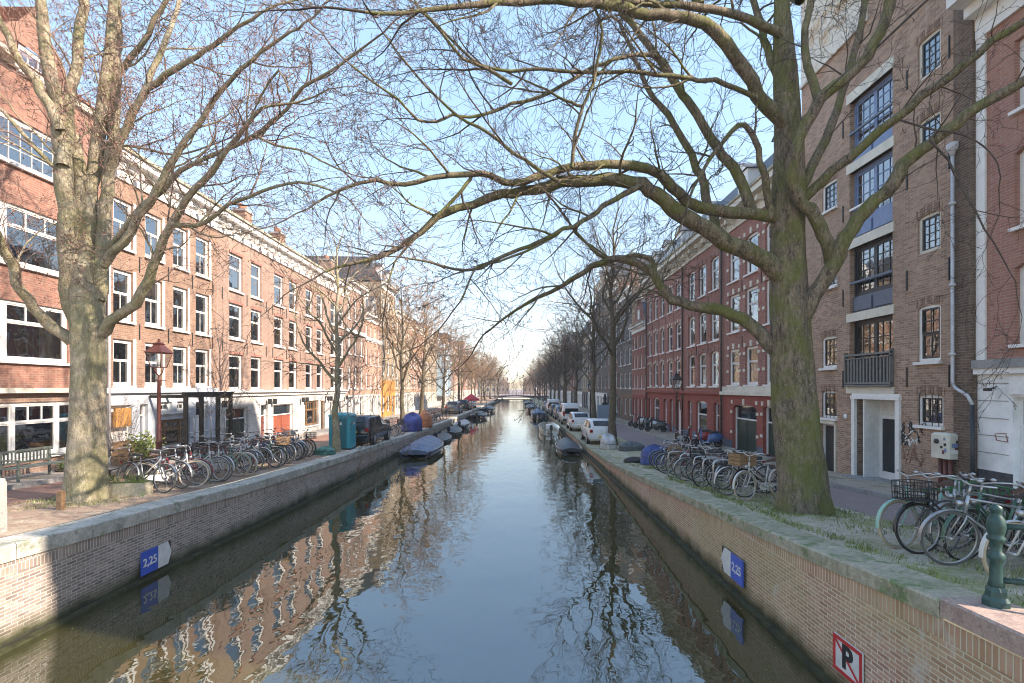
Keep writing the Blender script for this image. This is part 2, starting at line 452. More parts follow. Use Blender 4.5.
# ------------------------------------------------------------------ water
def water():
    m, t, b = nt('canal_water')
    p = pos(t)
    b.inputs['Base Color'].default_value = (.040, .038, .012, 1)
    b.inputs['Roughness'].default_value = .015; b.inputs['IOR'].default_value = 2.6; b.inputs['Specular Tint'].default_value = (.82, .91, 1., 1)
    w1 = noise(t, p, 1.5, 2.0, .45, (1.25, .8, 1))
    w2 = noise(t, p, .45, 2, .5)
    w3 = noise(t, p, 5.5, 2, .5)
    hsum = mathn(t, 'ADD', mathn(t, 'ADD', mathn(t, 'MULTIPLY', w1, .55), mathn(t, 'MULTIPLY', w2, .9)), mathn(t, 'MULTIPLY', w3, .05))
    bump(t, b, hsum, 1.0, .016)
    return m
mb = MB(); mb.poly([(-9, -12, 0), (5.5, -12, 0), (5.5, 176, 0), (-9, 176, 0)])
tag(mb.build('canal_water', water()), kind='structure')
mb = MB(); mb.poly([(-9, -12, -1.6), (5.5, -12, -1.6), (5.5, 176, -1.6), (-9, 176, -1.6)])
tag(mb.build('canal_bed_ground', M['verge_r']), kind='structure')

# ------------------------------------------------------------------ ground strips
YS = [-8, -4, 0, 2, 4, 5, 6, 7, 8, 9, 10, 11, 12, 13, 14, 15, 16.5, 18, 19.5, 21, 23, 25, 28, 31, 35, 40, 46, 55, 67, 80, 100, 130, 176]
def strip(name, xa, xb, dz, mat, bumpy=0., nx=2, kind='structure', ya=-8, yb=176):
    rng = random.Random(name)
    ys = []
    base = [y for y in YS if ya <= y <= yb]
    for a, b in zip(base, base[1:]):
        k = 1
        if bumpy and a < 24: k = max(1, int((b - a) / .35))
        ys += [a + (b - a) * i / k for i in range(k)]
    ys.append(base[-1])
    vs, fs = [], []
    for y in ys:
        x0 = xa(y) if callable(xa) else xa; x1 = xb(y) if callable(xb) else xb
        for i in range(nx + 1):
            x = x0 + (x1 - x0) * i / nx
            e = 0 if i in (0, nx) else bumpy * rng.uniform(-1, 1)
            vs.append((x, y, gz(x, y) + dz + e))
    for j in range(len(ys) - 1):
        for i in range(nx):
            a = j * (nx + 1) + i
            fs.append((a, a + 1, a + nx + 2, a + nx + 1))
    mb = MB(); mb.faces(vs, fs, 0, bumpy > 0)
    return tag(mb.build(name, mat), kind=kind)

strip('verge_right', lambda y: XR(y) + .48, 6.82, 0, M['verge_r'], .018, 8)
strip('road_right', 6.8, 9.0, -.02, M['road_r'])
strip('pavement_right', 9.12, 10.95, .10, M['walk_r'])
strip('kerb_right', 9.0, 9.12, .105, M['kerb'], nx=1)
strip('verge_left', -10.32, lambda y: XL(y) - .53, 0, M['verge_l'], .018, 8)
strip('road_left', -12.2, -10.3, -.02, M['road_l'])
strip('pavement_left', -13.85, -12.32, .08, M['walk_l'])
strip('kerb_left', -12.32, -12.2, .085, M['kerb'], nx=1)
for nm, x in (('kerb_face_right', 9.0), ('kerb_face_left', -12.2)):
    mb = MB()
    for a, b in zip(YS, YS[1:]):
        mb.poly([(x, a, gz(x, a) - .1), (x, b, gz(x, b) - .1), (x, b, gz(x, b) + .105), (x, a, gz(x, a) + .105)])
    tag(mb.build(nm.replace('_face', '_edge'), M['kerb']), kind='structure')
mb = MB()
mb.poly([(-600, -60, .3), (XFL - 9, -60, .3), (XFL - 9, 176, .3), (-600, 176, .3)])
mb.poly([(XFR + 9, -60, .3), (600, -60, .3), (600, 176, .3), (XFR + 9, 176, .3)])
mb.poly([(-600, 176, .3), (600, 176, .3), (600, 1200, .3), (-600, 1200, .3)])
tag(mb.build('ground', M['road_r']), kind='structure')

# ------------------------------------------------------------------ quay walls
def quay(name, X, Zt, thick, s, mat, copmat, label, gran=None):
    root = empty(name, (0, 0, 0), 0, label, 'quay wall')
    mb = MB(); cp = MB()
    ys = []
    for a, b in zip(YS, YS[1:]):
        ys += [a + (b - a) * i / 2 for i in range(2)]
    ys.append(YS[-1])
    for a, b in zip(ys, ys[1:]):
        mb.poly([(X(a), a, -1.6), (X(b), b, -1.6), (X(b), b, Zt(b) - thick), (X(a), a, Zt(a) - thick)])
    mb.build('brick_face', mat, root)
    rc = MB()
    for a, b in zip(ys, ys[1:]):
        rc.poly([(X(a) - s * .006, a, Zt(a) - thick - .19), (X(b) - s * .006, b, Zt(b) - thick - .19), (X(b) - s * .006, b, Zt(b) - thick + .002), (X(a) - s * .006, a, Zt(a) - thick + .002)])
    rc.build('rowlock_course', M['course_l' if s < 0 else 'course_r'], root)
    # algae-covered timber ledge at the water line
    lg = MB()
    for a, b in zip(ys, ys[1:]):
        P0 = [(X(y) - s * .10, y) for y in (a, b)]
        for (z0, z1) in ((-.3, .035),):
            lg.poly([(*P0[0], z0), (*P0[1], z0), (*P0[1], z1), (*P0[0], z1)])
            lg.poly([(*P0[0], z1), (*P0[1], z1), (X(b), b, z1 + .01), (X(a), a, z1 + .01)])
    lg.build('waterline_ledge', M['ledge'], root)
    # coping stones, each about 1.4 m long with a fine joint
    y = -8.63; k = 0
    rng = random.Random(5)
    while y < 120:
        L = 1.35 if y < 40 else 6.
        y2 = y + L - .012
        pk = gran and y < gran
        tgt = cp
        o = rng.uniform(-.006, .006)
        def ring(yy, i):
            zt = Zt(yy) + o + (.03 if pk else 0); xo = X(yy) - s * .035; xi = X(yy) + s * .50; c = .02
            return [(xo, yy, zt - thick), (xo, yy, zt - c), (xo + s * c, yy, zt), (xi, yy, zt + .004), (xi, yy, zt - thick)]
        tgt.loft([ring(y, 0), ring((y + y2) / 2, 0), ring(y2, 0)], 1 if pk else 0, False)
        y += L; k += 1
    cp.build('coping', [copmat, M['granite_pink']], root)
    return root
M['ledge'] = plain('algae_ledge', (.035, .038, .014), .7, var=.5, scale=5, local=False, bmp=.5)
quay('quay_wall', XL, ZL, .24, -1, M['quay_l'], M['coping'], 'worn brick quay wall with grey stone coping below the sunlit row of houses')
quay('quay_wall', XR, ZR, .18, 1, M['quay_r'], M['coping_moss'], 'mossy warm brick quay wall with green coping below the brick warehouse', gran=4.8)

# ------------------------------------------------------------------ windows, cached meshes shared by every window of one kind
WCACHE = {}
def wmesh(style, w, h, fm):
    key = (style, round(w, 2), round(h, 2), fm)
    if key in WCACHE: return WCACHE[key]
    w, h = key[1], key[2]
    fr, gl, si = MB(), MB(), MB()
    d0 = 0.0                      # outer face of the frame is y=0, inward +y
    cs = .085
    gm_ = [0]
    def bar(x0, x1, z0, z1, y0=0., y1=.07): fr.box(x0, x1, y0, y1, z0, z1, gm_[0])
    # casing
    bar(-w/2, -w/2+cs, 0, h); bar(w/2-cs, w/2, 0, h); bar(-w/2+cs, w/2-cs, h-cs, h); bar(-w/2+cs, w/2-cs, 0, cs)
    x0, x1, z0, z1 = -w/2+cs, w/2-cs, cs, h-cs
    iw = x1 - x0
    if style in ('ware', 'ware2'): gm_[0] = 1
    def grid(a0, a1, b0, b1, nx, nz, th=.022, y0=.03, y1=.055, st=.04):
        bar(a0, a0+st, b0, b1, y0-.01, y1+.01); bar(a1-st, a1, b0, b1, y0-.01, y1+.01)
        bar(a0+st, a1-st, b0, b0+st, y0-.01, y1+.01); bar(a0+st, a1-st, b1-st, b1, y0-.01, y1+.01)
        for i in range(1, nx):
            x = a0 + (a1 - a0) * i / nx; bar(x-th/2, x+th/2, b0+st, b1-st, y0, y1)
        for i in range(1, nz):
            z = b0 + (b1 - b0) * i / nz; bar(a0+st, a1-st, z-th/2, z+th/2, y0+.002, y1-.002)
    if style == 'sash':
        zm = z0 + (z1 - z0) * .55
        grid(x0, x1, z0, zm, 2, 1); grid(x0, x1, zm+.004, z1, 1, 1, y0=.012, y1=.03)
    elif style == 'sash1':
        zm = z0 + (z1 - z0) * .62
        grid(x0, x1, z0, zm, 1, 1); grid(x0, x1, zm+.004, z1, 1, 1, y0=.012, y1=.03)
    elif style == 'ware':
        grid(x0, x1, z0, z1, 3, 4)
    elif style == 'ware2':
        zm = (z0 + z1) / 2
        grid(x0, x1, z0, zm, 2, 2); grid(x0, x1, zm+.004, z1, 2, 2, y0=.012, y1=.03)
    elif style == 'grid6':
        n = max(2, round(iw / .33)); grid(x0, x1, z0, z1, n, max(2, round((z1 - z0) / .42)))
    elif style == 'trans3':      # narrow light, thick post, wide light under three small ones
        xa = x0 + iw * .17; xb = xa + iw * .14; xc = x1
        zm = z0 + (z1 - z0) * .66
        bar(xa, xb, z0, z1, -.02, .075)
        grid(x0, xa, z0, zm, 1, 1); grid(x0, xa, zm+.03, z1, 1, 1)
        bar(x0, xa, zm, zm+.03, 0, .06)
        grid(xb, xc, z0, zm, 1, 1); grid(xb, xc, zm+.03, z1, 3, 1, th=.05)
        bar(xb, xc, zm, zm+.03, 0, .06)
    elif style == 'three':
        for a, b, c in ((0, .2, 1), (.24, .76, 3), (.80, 1, 1)):
            zm = z0 + (z1 - z0) * .64
            grid(x0+iw*a, x0+iw*b, z0, zm, 1, 1); grid(x0+iw*a, x0+iw*b, zm+.03, z1, c, 1, th=.05)
            bar(x0+iw*a, x0+iw*b, zm, zm+.03, 0, .06)
        for a, b in ((.2, .24), (.76, .80)): bar(x0+iw*a, x0+iw*b, z0, z1, -.02, .075)
    elif style == 'bay':         # pair of glazed doors, each a grid of panes
        xm = 0
        grid(x0, xm-.01, z0, z1, 3, 4, th=.03, st=.06); grid(xm+.01, x1, z0, z1, 3, 4, th=.03, st=.06)
        bar(xm-.01, xm+.01, z0, z1, .02, .07)
    elif style == 'plain':
        grid(x0, x1, z0, z1, 2, 1)
    gl.poly([(x0, .046, z0), (x1, .046, z0), (x1, .046, z1), (x0, .046, z1)])
    if style not in ('bay', 'ware', 'ware2') or h < 1.8:
        si.box(-w/2-.05, w/2+.05, -.16, -.002, -.075, .0)
    else:
        si.box(-w/2, w/2, -.12, -.002, -.05, .0)
    cu = MB()
    for sx in (-1, 1):           # two hanging curtains with folds
        pts = []
        wd = iw * .27
        n = 8
        for i in range(n + 1):
            x = sx * (iw / 2 - wd * i / n); pts.append((x, .13 + .02 * math.sin(i * 2.1)))
        for a, b in zip(pts, pts[1:]): cu.poly([(a[0], a[1], z0), (b[0], b[1], z0), (b[0], b[1], z1), (a[0], a[1], z1)])
    cu.poly([(x0, .128, z1 - .12), (x1, .128, z1 - .12), (x1, .128, z1), (x0, .128, z1)])
    bl = MB()
    zb = z0 + (z1 - z0) * .55
    bl.poly([(x0, .12, z0), (x1, .12, z0), (x1, .12, zb), (x0, .12, zb)])
    res = dict(fr=fr.mesh('window', [M[fm], M['darkpaint']]), gl=gl.mesh('pane', M['glass']), si=si.mesh('sill', M['white'] if fm != 'ware_sill' else M['cream']),
               cu=cu.mesh('curtain', M['curtain']), bl=bl.mesh('curtain', M['curtain']))
    WCACHE[key] = res
    return res

def window(bld, xf, s, ya, yb, za, zb, style='sash', fm='white', depth=.12, rng=random, detail=2, sill=True, cur=.8):
    """a window part of a building; s=+1: the facade faces +x"""
    w, h = yb - ya, zb - za
    ms = wmesh(style, w, h, fm)
    rz = PI / 2 if s > 0 else -PI / 2
    o = link('window', ms['fr'], bld, (xf - s * depth, (ya + yb) / 2, za), rz)
    link('pane', ms['gl'], o)
    if detail > 1 and sill: link('sill', ms['si'], o, (0, -depth + .06, 0))
    if rng.random() < cur: link('curtain', ms['cu' if rng.random() < .6 else 'bl'], o)
    return o

def wall_with_holes(mb, xf, s, y0, y1, z0, z1, holes, m=0, reveal=.16, mr=None, bands=None):
    """bands: [(z_top, material)] from below; holes: (ya,yb,za,zb,arch)"""
    if mr is None: mr = m
    ycut = sorted({y0, y1, *[v for h in holes for v in (h[0], h[1]) if y0 < v < y1]})
    zs = {z0, z1, *[v for h in holes for v in (h[2], h[3]) if z0 < v < z1]}
    if bands: zs |= {b[0] for b in bands if z0 < b[0] < z1}
    zcut = sorted(zs)
    for a, b in zip(ycut, ycut[1:]):
        for c, d in zip(zcut, zcut[1:]):
            yc, zc = (a + b) / 2, (c + d) / 2
            if any(h[0] < yc < h[1] and h[2] < zc < h[3] for h in holes): continue
            mm = m
            if bands:
                for zt, bm in bands:
                    if zc < zt: mm = bm; break
            mb.poly([(xf, a, c), (xf, b, c), (xf, b, d), (xf, a, d)], mm)
    for h in holes:
        ya, yb, za, zb = h[:4]; xi = xf - s * (h[5] if len(h) > 5 else reveal)
        mm = mr
        if bands:
            for zt, bm in bands:
                if (za + zb) / 2 < zt: mm = bm; break
        mb.poly([(xf, ya, za), (xf, ya, zb), (xi, ya, zb), (xi, ya, za)], mm)
        mb.poly([(xf, yb, za), (xf, yb, zb), (xi, yb, zb), (xi, yb, za)], mm)
        mb.poly([(xf, ya, zb), (xf, yb, zb), (xi, yb, zb), (xi, ya, zb)], mm)
        mb.poly([(xf, ya, za), (xf, yb, za), (xi, yb, za), (xi, ya, za)], mm)
        if len(h) > 4 and h[4]:     # segmental arch: two brick spandrels close the corners
            r = h[4]; n = 6; cy = (ya + yb) / 2; hw = (yb - ya) / 2
            arc = [(ya + (yb - ya) * i / (2 * n), zb - r * (1 - math.cos(math.asin(min(1, abs(ya + (yb - ya) * i / (2 * n) - cy) / hw * .999)) )) ) for i in range(2 * n + 1)]
            for part_, corner in ((arc[:n + 1], (ya, zb)), (arc[n:], (yb, zb))):
                for p, q in zip(part_, part_[1:]):
                    mb.poly([(xf - s * .004, p[0], p[1]), (xf - s * .004, q[0], q[1]), (xf - s * .004, q[0], zb), (xf - s * .004, p[0], zb)], mm)
                    mb.poly([(xf - s * .004, p[0], p[1]), (xf - s * .004, q[0], q[1]), (xi, q[0], q[1]), (xi, p[0], p[1])], mm)

def shell(mb, xf, s, y0, y1, z0, z1, depth=9., m=0, roof=1):
    xb = xf - s * depth
    mb.poly([(xf, y0, z0), (xb, y0, z0), (xb, y0, z1), (xf, y0, z1)], m)
    mb.poly([(xf, y1, z0), (xb, y1, z0), (xb, y1, z1), (xf, y1, z1)], m)
    mb.poly([(xb, y0, z0), (xb, y1, z0), (xb, y1, z1), (xb, y0, z1)], m)
    mb.poly([(xf, y0, z1), (xf, y1, z1), (xb, y1, z1), (xb, y0, z1)], roof)

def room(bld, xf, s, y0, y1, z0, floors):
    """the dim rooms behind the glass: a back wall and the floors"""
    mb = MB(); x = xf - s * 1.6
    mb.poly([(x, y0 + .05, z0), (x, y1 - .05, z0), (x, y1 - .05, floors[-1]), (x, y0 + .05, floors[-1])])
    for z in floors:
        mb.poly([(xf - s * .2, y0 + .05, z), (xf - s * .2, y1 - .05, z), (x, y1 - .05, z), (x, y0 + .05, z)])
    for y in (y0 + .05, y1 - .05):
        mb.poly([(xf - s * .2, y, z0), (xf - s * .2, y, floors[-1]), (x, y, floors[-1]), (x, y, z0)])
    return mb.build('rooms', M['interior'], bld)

def cornice(bld, xf, s, y0, y1, z0, z1, out=.45, mats=('white', 'gutter'), teeth=0):
    mb = MB(); h = z1 - z0
    def b(o, a, c, m): mb.box(xf + s * .003, xf + s * o, y0 + .01, y1 - .01, z0 + h * a, z0 + h * c, m)
    b(.07, 0, .42, 0); b(out * .45, .42, .62, 0); b(out, .62, .88, 0); b(out + .08, .88, 1, 1)
    if teeth:
        y = y0 + .3
        while y < y1 - .3:
            mb.box(xf + s * .07, xf + s * (out * .9), y, y + .12, z0 + h * .2, z0 + h * .42, 0); y += teeth
    return mb.build('cornice', [M[mats[0]], M[mats[1]]], bld)

def mansard(bld, xf, s, y0, y1, z1, h=2.4, back=1.6, depth=9., mat='slate'):
    mb = MB(); x1 = xf - s * back; x2 = xf - s * depth
    mb.poly([(xf, y0, z1 + .005), (xf, y1, z1 + .005), (x1, y1, z1 + h), (x1, y0, z1 + h)])
    mb.poly([(x1, y0, z1 + h), (x1, y1, z1 + h), (x2, y1, z1 + h + .1), (x2, y0, z1 + h + .1)])
    for y in (y0 + .003, y1 - .003):
        mb.poly([(xf, y, z1 + .005), (x1, y, z1 + h), (x2, y, z1 + h + .1), (x2, y, z1 + .005)])
    return mb.build('roof', M[mat], bld)

def chimney(bld, x, y, z0, z1, mat='brick_orange', w=.5, d=.9):
    mb = MB(); mb.box(x - w, x + w, y - d / 2, y + d / 2, z0, z1, 0); mb.box(x - w - .06, x + w + .06, y - d / 2 - .06, y + d / 2 + .06, z1, z1 + .12, 1)
    for k in (-1, 0, 1): mb.lathe([(.11, 0), (.13, .35), (.1, .36)], (x, y + k * d * .28, z1 + .12), 8, 2)
    return mb.build('chimney', [M[mat], M['kerb'], M['roof_tile']], bld)

def dormer(bld, xf, s, y, z, w=1.1, h=1.5, roofm='slate'):
    mb = MB(); x0 = xf - s * .25; x1 = xf - s * 2.2
    mb.box(x0, x1, y - w / 2, y + w / 2, z, z + h, 0)
    o = mb.build('dormer', M['white'], bld)
    rf = MB()
    for a in (-1, 1):
        rf.poly([(x0 + s * .15, y, z + h + .45), (x1, y, z + h + .45), (x1, y + a * (w / 2 + .12), z + h), (x0 + s * .15, y + a * (w / 2 + .12), z + h)])
    rf.poly([(x0 + s * .1, y, z + h + .43), (x0 + s * .1, y + (w / 2 + .05), z + h), (x0 + s * .1, y - (w / 2 + .05), z + h)], 1)
    rf.build('dormer_roof', [M[roofm], M['white']], o)
    ms = wmesh('sash1', w * .75, h * .8, 'white')
    wo = link('window', ms['fr'], o, (x0 + s * .03, y, z + .12), PI / 2 if s > 0 else -PI / 2)
    pn = MB(); pn.box(x0 + s * .032, x0 + s * .036, y - w * .33, y + w * .33, z + .2, z + h * .8)
    pn.build('dormer_pane', M['car_glass'], o)
    return o

def anchors(bld, xf, s, pts):
    mb = MB()
    for y, z in pts: mb.box(xf + s * .004, xf + s * .03, y - .018, y + .018, z - .28, z + .28)
    return mb.build('wall_anchors', M['iron'], bld)

def door(bld, xf, s, ya, yb, za, zb, mat, frame='white', fan=.0, depth=.14, leaf2=False, arch=0):
    w, h = yb - ya, zb - za
    mb = MB(); c = .08
    rz = PI / 2 if s > 0 else -PI / 2
    mb.box(-w/2, -w/2+c, 0, .1, 0, h, 1); mb.box(w/2-c, w/2, 0, .1, 0, h, 1); mb.box(-w/2+c, w/2-c, 0, .1, h-c, h, 1)
    zd = h - c - fan
    if fan: mb.box(-w/2+c, w/2-c, 0, .1, zd-.06, zd, 1); zd -= .06
    ws = [(-w/2+c, w/2-c)] if not leaf2 else [(-w/2+c, -.006), (.006, w/2-c)]
    for a, b in ws:
        mb.box(a, b, .05, .09, 0, zd, 0)
        for z0, z1 in ((.12, zd*.42), (zd*.48, zd*.94)):
            mb.box(a+.08, b-.08, .038, .05, z0, z1, 0)
            mb.box(a+.12, b-.12, .03, .038, z0+.05, z1-.05, 0)
    o = mb.build('door', [M[mat], M[frame]], bld, (xf - s * depth, (ya + yb) / 2, za), rz)
    if fan:
        g = MB(); g.poly([(-w/2+c, .06, zd+.06), (w/2-c, .06, zd+.06), (w/2-c, .06, h-c), (-w/2+c, .06, h-c)]); g.build('fanlight', M['car_glass'], o)
    k = MB(); k.tube([(w*.32, .05, zd*.46), (w*.32, -.01, zd*.46)], .02, 6); k.build('handle', M['steel'], o)
    return o
# ================================================================== sunlit row (x = -13.8, faces +x)
rngB = random.Random(11)

# --- bright red house with wide white windows
b = empty('corner_house', (0, 0, 0), 0, 'bright red brick house with wide white windows and a gable, closest of its row', 'house', 'houses of the sunlit row')
y0, y1 = 9.6, 17.05
big = []
for za, zb in ((4.55, 6.2), (7.2, 8.85), (9.95, 11.25)):
    big.append((13.0 if za < 9 else 12.9, 15.75, za, zb, 'trans3' if za < 9 else 'grid6'))
    big.append((10.1, 12.1, za, zb, 'trans3' if za < 9 else 'grid6'))
big.append((13.45, 16.05, 1.85, 3.4, 'three')); big.append((10.2, 12.4, 1.85, 3.4, 'three'))
mb = MB()
wall_with_holes(mb, XFL, 1, y0, y1, -.5, 12.6, [q[:4] for q in big] + [(16.25, 16.95, 1.3, 3.4)], reveal=.1, bands=[(3.6, 1), (99, 0)])
# gable over the eaves, with its window
gw = (14.15, 15.25, 12.35, 13.4)
for sgn in (0,):
    mb.poly([(XFL, 13.3, 12.6), (XFL, gw[0], 12.6), (XFL, gw[0], 13.95), (XFL, 13.9, 13.75)])
    mb.poly([(XFL, gw[1], 12.6), (XFL, 16.1, 12.6), (XFL, 15.5, 13.75), (XFL, gw[1], 13.95)])
    mb.poly([(XFL, gw[0], 13.4), (XFL, gw[1], 13.4), (XFL, gw[1], 13.95), (XFL, 14.7, 14.75), (XFL, gw[0], 13.95)])
    mb.poly([(XFL, 13.3, 12.6), (XFL, 13.9, 13.75), (XFL - 4, 13.9, 13.75), (XFL - 4, 13.3, 12.6)])
    mb.poly([(XFL, 16.1, 12.6), (XFL, 15.5, 13.75), (XFL - 4, 15.5, 13.75), (XFL - 4, 16.1, 12.6)])
    mb.poly([(XFL, 15.25, 13.95), (XFL, 14.7, 14.75), (XFL - 4, 14.7, 14.75), (XFL - 4, 15.25, 13.95)])
shell(mb, XFL, 1, y0, y1, -.5, 12.6, m=0, roof=2)
mb.build('wall', [M['brick_red'], M['brick_orange'], M['roof_tile']], b)
for q in big: window(b, XFL, 1, *q[:4], style=q[4], depth=.06, rng=rngB, cur=.7)
window(b, XFL, 1, gw[0], gw[1], 12.6, 13.4, style='grid6', depth=.06, rng=rngB, cur=0)
door(b, XFL, 1, 16.25, 16.95, 1.3, 3.4, 'greendoor', fan=.35)
mansard(b, XFL, 1, y0, y1, 12.9, h=2.2, back=2.6, mat='roof_tile')
mb = MB(); mb.box(XFL + .003, XFL + .22, y0, y1 - .01, 3.66, 3.8); mb.box(XFL + .003, XFL + .12, y0, y1 - .01, 12.6, 12.78); mb.box(XFL + .12, XFL + .35, y0, 13.9, 12.66, 12.82)
mb.build('ledge_trim', M['cream'], b)
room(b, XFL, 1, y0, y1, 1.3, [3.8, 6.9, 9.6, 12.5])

def row_rows(): return [(3.88, 5.5, 'sash'), (6.15, 7.92, 'sash'), (8.7, 10.38, 'sash')]

# --- brown brick house with blue-grey plastered ground floor
b = empty('canal_house', (0, 0, 0), 0, 'brown brick house with blue-grey plastered ground floor beside the bright red house', 'house', 'houses of the sunlit row')
y0, y1 = 17.07, 23.5
cols = [(17.5, 18.4), (19.0, 19.92), (20.55, 21.45), (22.0, 22.95)]
holes = [(a, c, za, zb, st) for (za, zb, st) in row_rows() for a, c in cols]
gl = [(17.35, 18.35, 1.35, 3.2), (18.75, 19.15, 1.5, 3.2), (19.75, 21.6, 1.45, 2.55), (19.85, 20.5, 2.85, 3.25), (20.8, 21.45, 2.85, 3.25), (22.0, 22.9, 1.25, 3.2)]
mb = MB(); wall_with_holes(mb, XFL, 1, y0, y1, -.5, 11.1, [h[:4] for h in holes] + gl, bands=[(3.62, 1), (99, 0)]); shell(mb, XFL, 1, y0, y1, -.5, 11.1, roof=2)
mb.build('wall', [M['brick_brown'], M['plinth_blue'], M['slate']], b)
for h in holes: window(b, XFL, 1, *h[:4], style=h[4], rng=rngB, fm='white', depth=.08, cur=.7)
mb = MB()
for a, c in cols:      # broad white surround on the far cheek of each opening
    for za, zb, st in row_rows(): mb.box(XFL + .002, XFL + .02, c + .002, c + .13, za - .05, zb + .05)
mb.build('window_surround_trim', M['white'], b)
door(b, XFL, 1, *gl[0], 'white', fan=.0); door(b, XFL, 1, *gl[1], 'greypaint', fan=.3); window(b, XFL, 1, *gl[2], style='three', fm='wood', rng=rngB)
window(b, XFL, 1, *gl[3], style='plain', rng=rngB, cur=0); window(b, XFL, 1, *gl[4], style='plain', rng=rngB, cur=0); door(b, XFL, 1, *gl[5], 'white', fan=.5)
mb = MB(); mb.box(XFL + .002, XFL + .09, 17.5, 18.2, 2.45, 3.1); mb.build('door_board', M['ochre'], b)
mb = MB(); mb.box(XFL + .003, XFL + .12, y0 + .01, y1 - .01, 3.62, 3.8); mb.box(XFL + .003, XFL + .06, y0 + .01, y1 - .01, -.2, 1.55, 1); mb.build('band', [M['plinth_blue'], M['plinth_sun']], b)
cornice(b, XFL, 1, y0, y1, 11.05, 12.0, .5, teeth=.9)
mansard(b, XFL, 1, y0, y1, 12.0, 1.8, 3.0, mat='roof_tile')
mb = MB(); mb.tube([(XFL + .1, 17.2, 1.5), (XFL + .1, 17.2, 11.0)], .05, 8); mb.build('drainpipe', M['zinc'], b)
anchors(b, XFL, 1, [(y, z) for y in (17.25, 18.7, 20.25, 21.75, 23.2) for z in (5.85, 8.3)])
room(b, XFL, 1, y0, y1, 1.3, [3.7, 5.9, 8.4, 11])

# --- orange brick terrace, three equal houses
prs = [(24.55, 25.75), (26.55, 27.65), (29.1, 30.25), (31.0, 32.1), (33.45, 34.55), (35.3, 36.4), (37.9, 39.0), (39.65, 40.75)]
DOORS = {0: [('greendoor', 24.3, 26.3, .75, 2.85, .45, True), ('lamp_red', 27.6, 28.35, .85, 2.9, .5, False), ],
         1: [('reddoor', 29.0, 31.6, .8, 2.85, .5, True)], 2: [], }
for k, (a, c) in enumerate([(23.5, 28.45), (28.45, 32.85), (32.85, 37.15), (37.15, 41.2)]):
    nm = ['with a green double door', 'with wide rust-red garage doors', 'with brown wooden shop window', 'behind the teal portable toilet'][k]
    b = empty('canal_house', (0, 0, 0), 0, f'orange brick house on a white ground floor {nm}', 'house', 'houses of the sunlit row')
    cols = prs[2 * k:2 * k + 2]
    holes = [(p, q, za, zb, st) for (za, zb, st) in [(3.72, 5.45, 'sash1'), (6.2, 7.92, 'sash1'), (8.55, 10.35, 'sash1')] for p, q in cols]
    ds = DOORS.get(k, [])
    gl = [(d[1], d[2], d[3], d[4]) for d in ds]
    ex = []
    if k == 2: ex = [(33.3, 35.6, 1.3, 2.95, 'three', 'wood'), (36.0, 36.8, .8, 2.9, 'plain', 'wood')]
    if k == 3: ex = [(37.7, 38.6, .8, 2.9, 'plain', 'white'), (39.4, 40.7, 1.3, 2.8, 'plain', 'white')]
    mb = MB(); wall_with_holes(mb, XFL, 1, a + .005, c - .005, -.5, 11.1, [h[:4] for h in holes] + gl + [e[:4] for e in ex], bands=[(3.4, 1), (99, 0)]); shell(mb, XFL, 1, a + .005, c - .005, -.5, 11.1, roof=2)
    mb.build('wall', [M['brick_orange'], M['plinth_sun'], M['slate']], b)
    for h in holes: window(b, XFL, 1, *h[:4], style=h[4], rng=rngB, depth=.08)
    mb = MB()
    for h in holes: mb.box(XFL + .002, XFL + .03, h[0] - .02, h[1] + .02, h[3] + .0, h[3] + .12)
    mb.build('lintel', M['brick_rose'], b)
    for d in ds: door(b, XFL, 1, *d[1:5], d[0], fan=d[5], leaf2=d[6])
    for e in ex: window(b, XFL, 1, *e[:4], style=e[4], fm=e[5], rng=rngB)
    mb = MB(); mb.box(XFL + .003, XFL + .12, a + .01, c - .01, 3.4, 3.58); mb.box(XFL + .003, XFL + .28, a + .01, c - .01, 3.58, 3.66); mb.build('band', M['white'], b)
    cornice(b, XFL, 1, a, c, 11.05, 12.0, .5, teeth=.85)
    mansard(b, XFL, 1, a + .01, c - .01, 12.0, 1.2, 3.5, mat='roof_tile')
    if k in (1, 2): chimney(b, XFL - 2.2, (a + c) / 2 - .8, 12.6, 14.0, 'brick_brown', w=.35, d=.8)
    anchors(b, XFL, 1, [(y, z) for y in (a + .45, (cols[0][1] + cols[1][0]) / 2, c - .3) for z in (5.8, 8.25)])
    mb = MB()
    for y in (a + .3, c - .3): mb.box(XFL + .13, XFL + .3, y - .08, y + .08, 2.9, 3.2); 
    mb.build('wall_lantern', M['iron'], b)
    room(b, XFL, 1, a, c, .8, [3.5, 5.9, 8.4, 11])

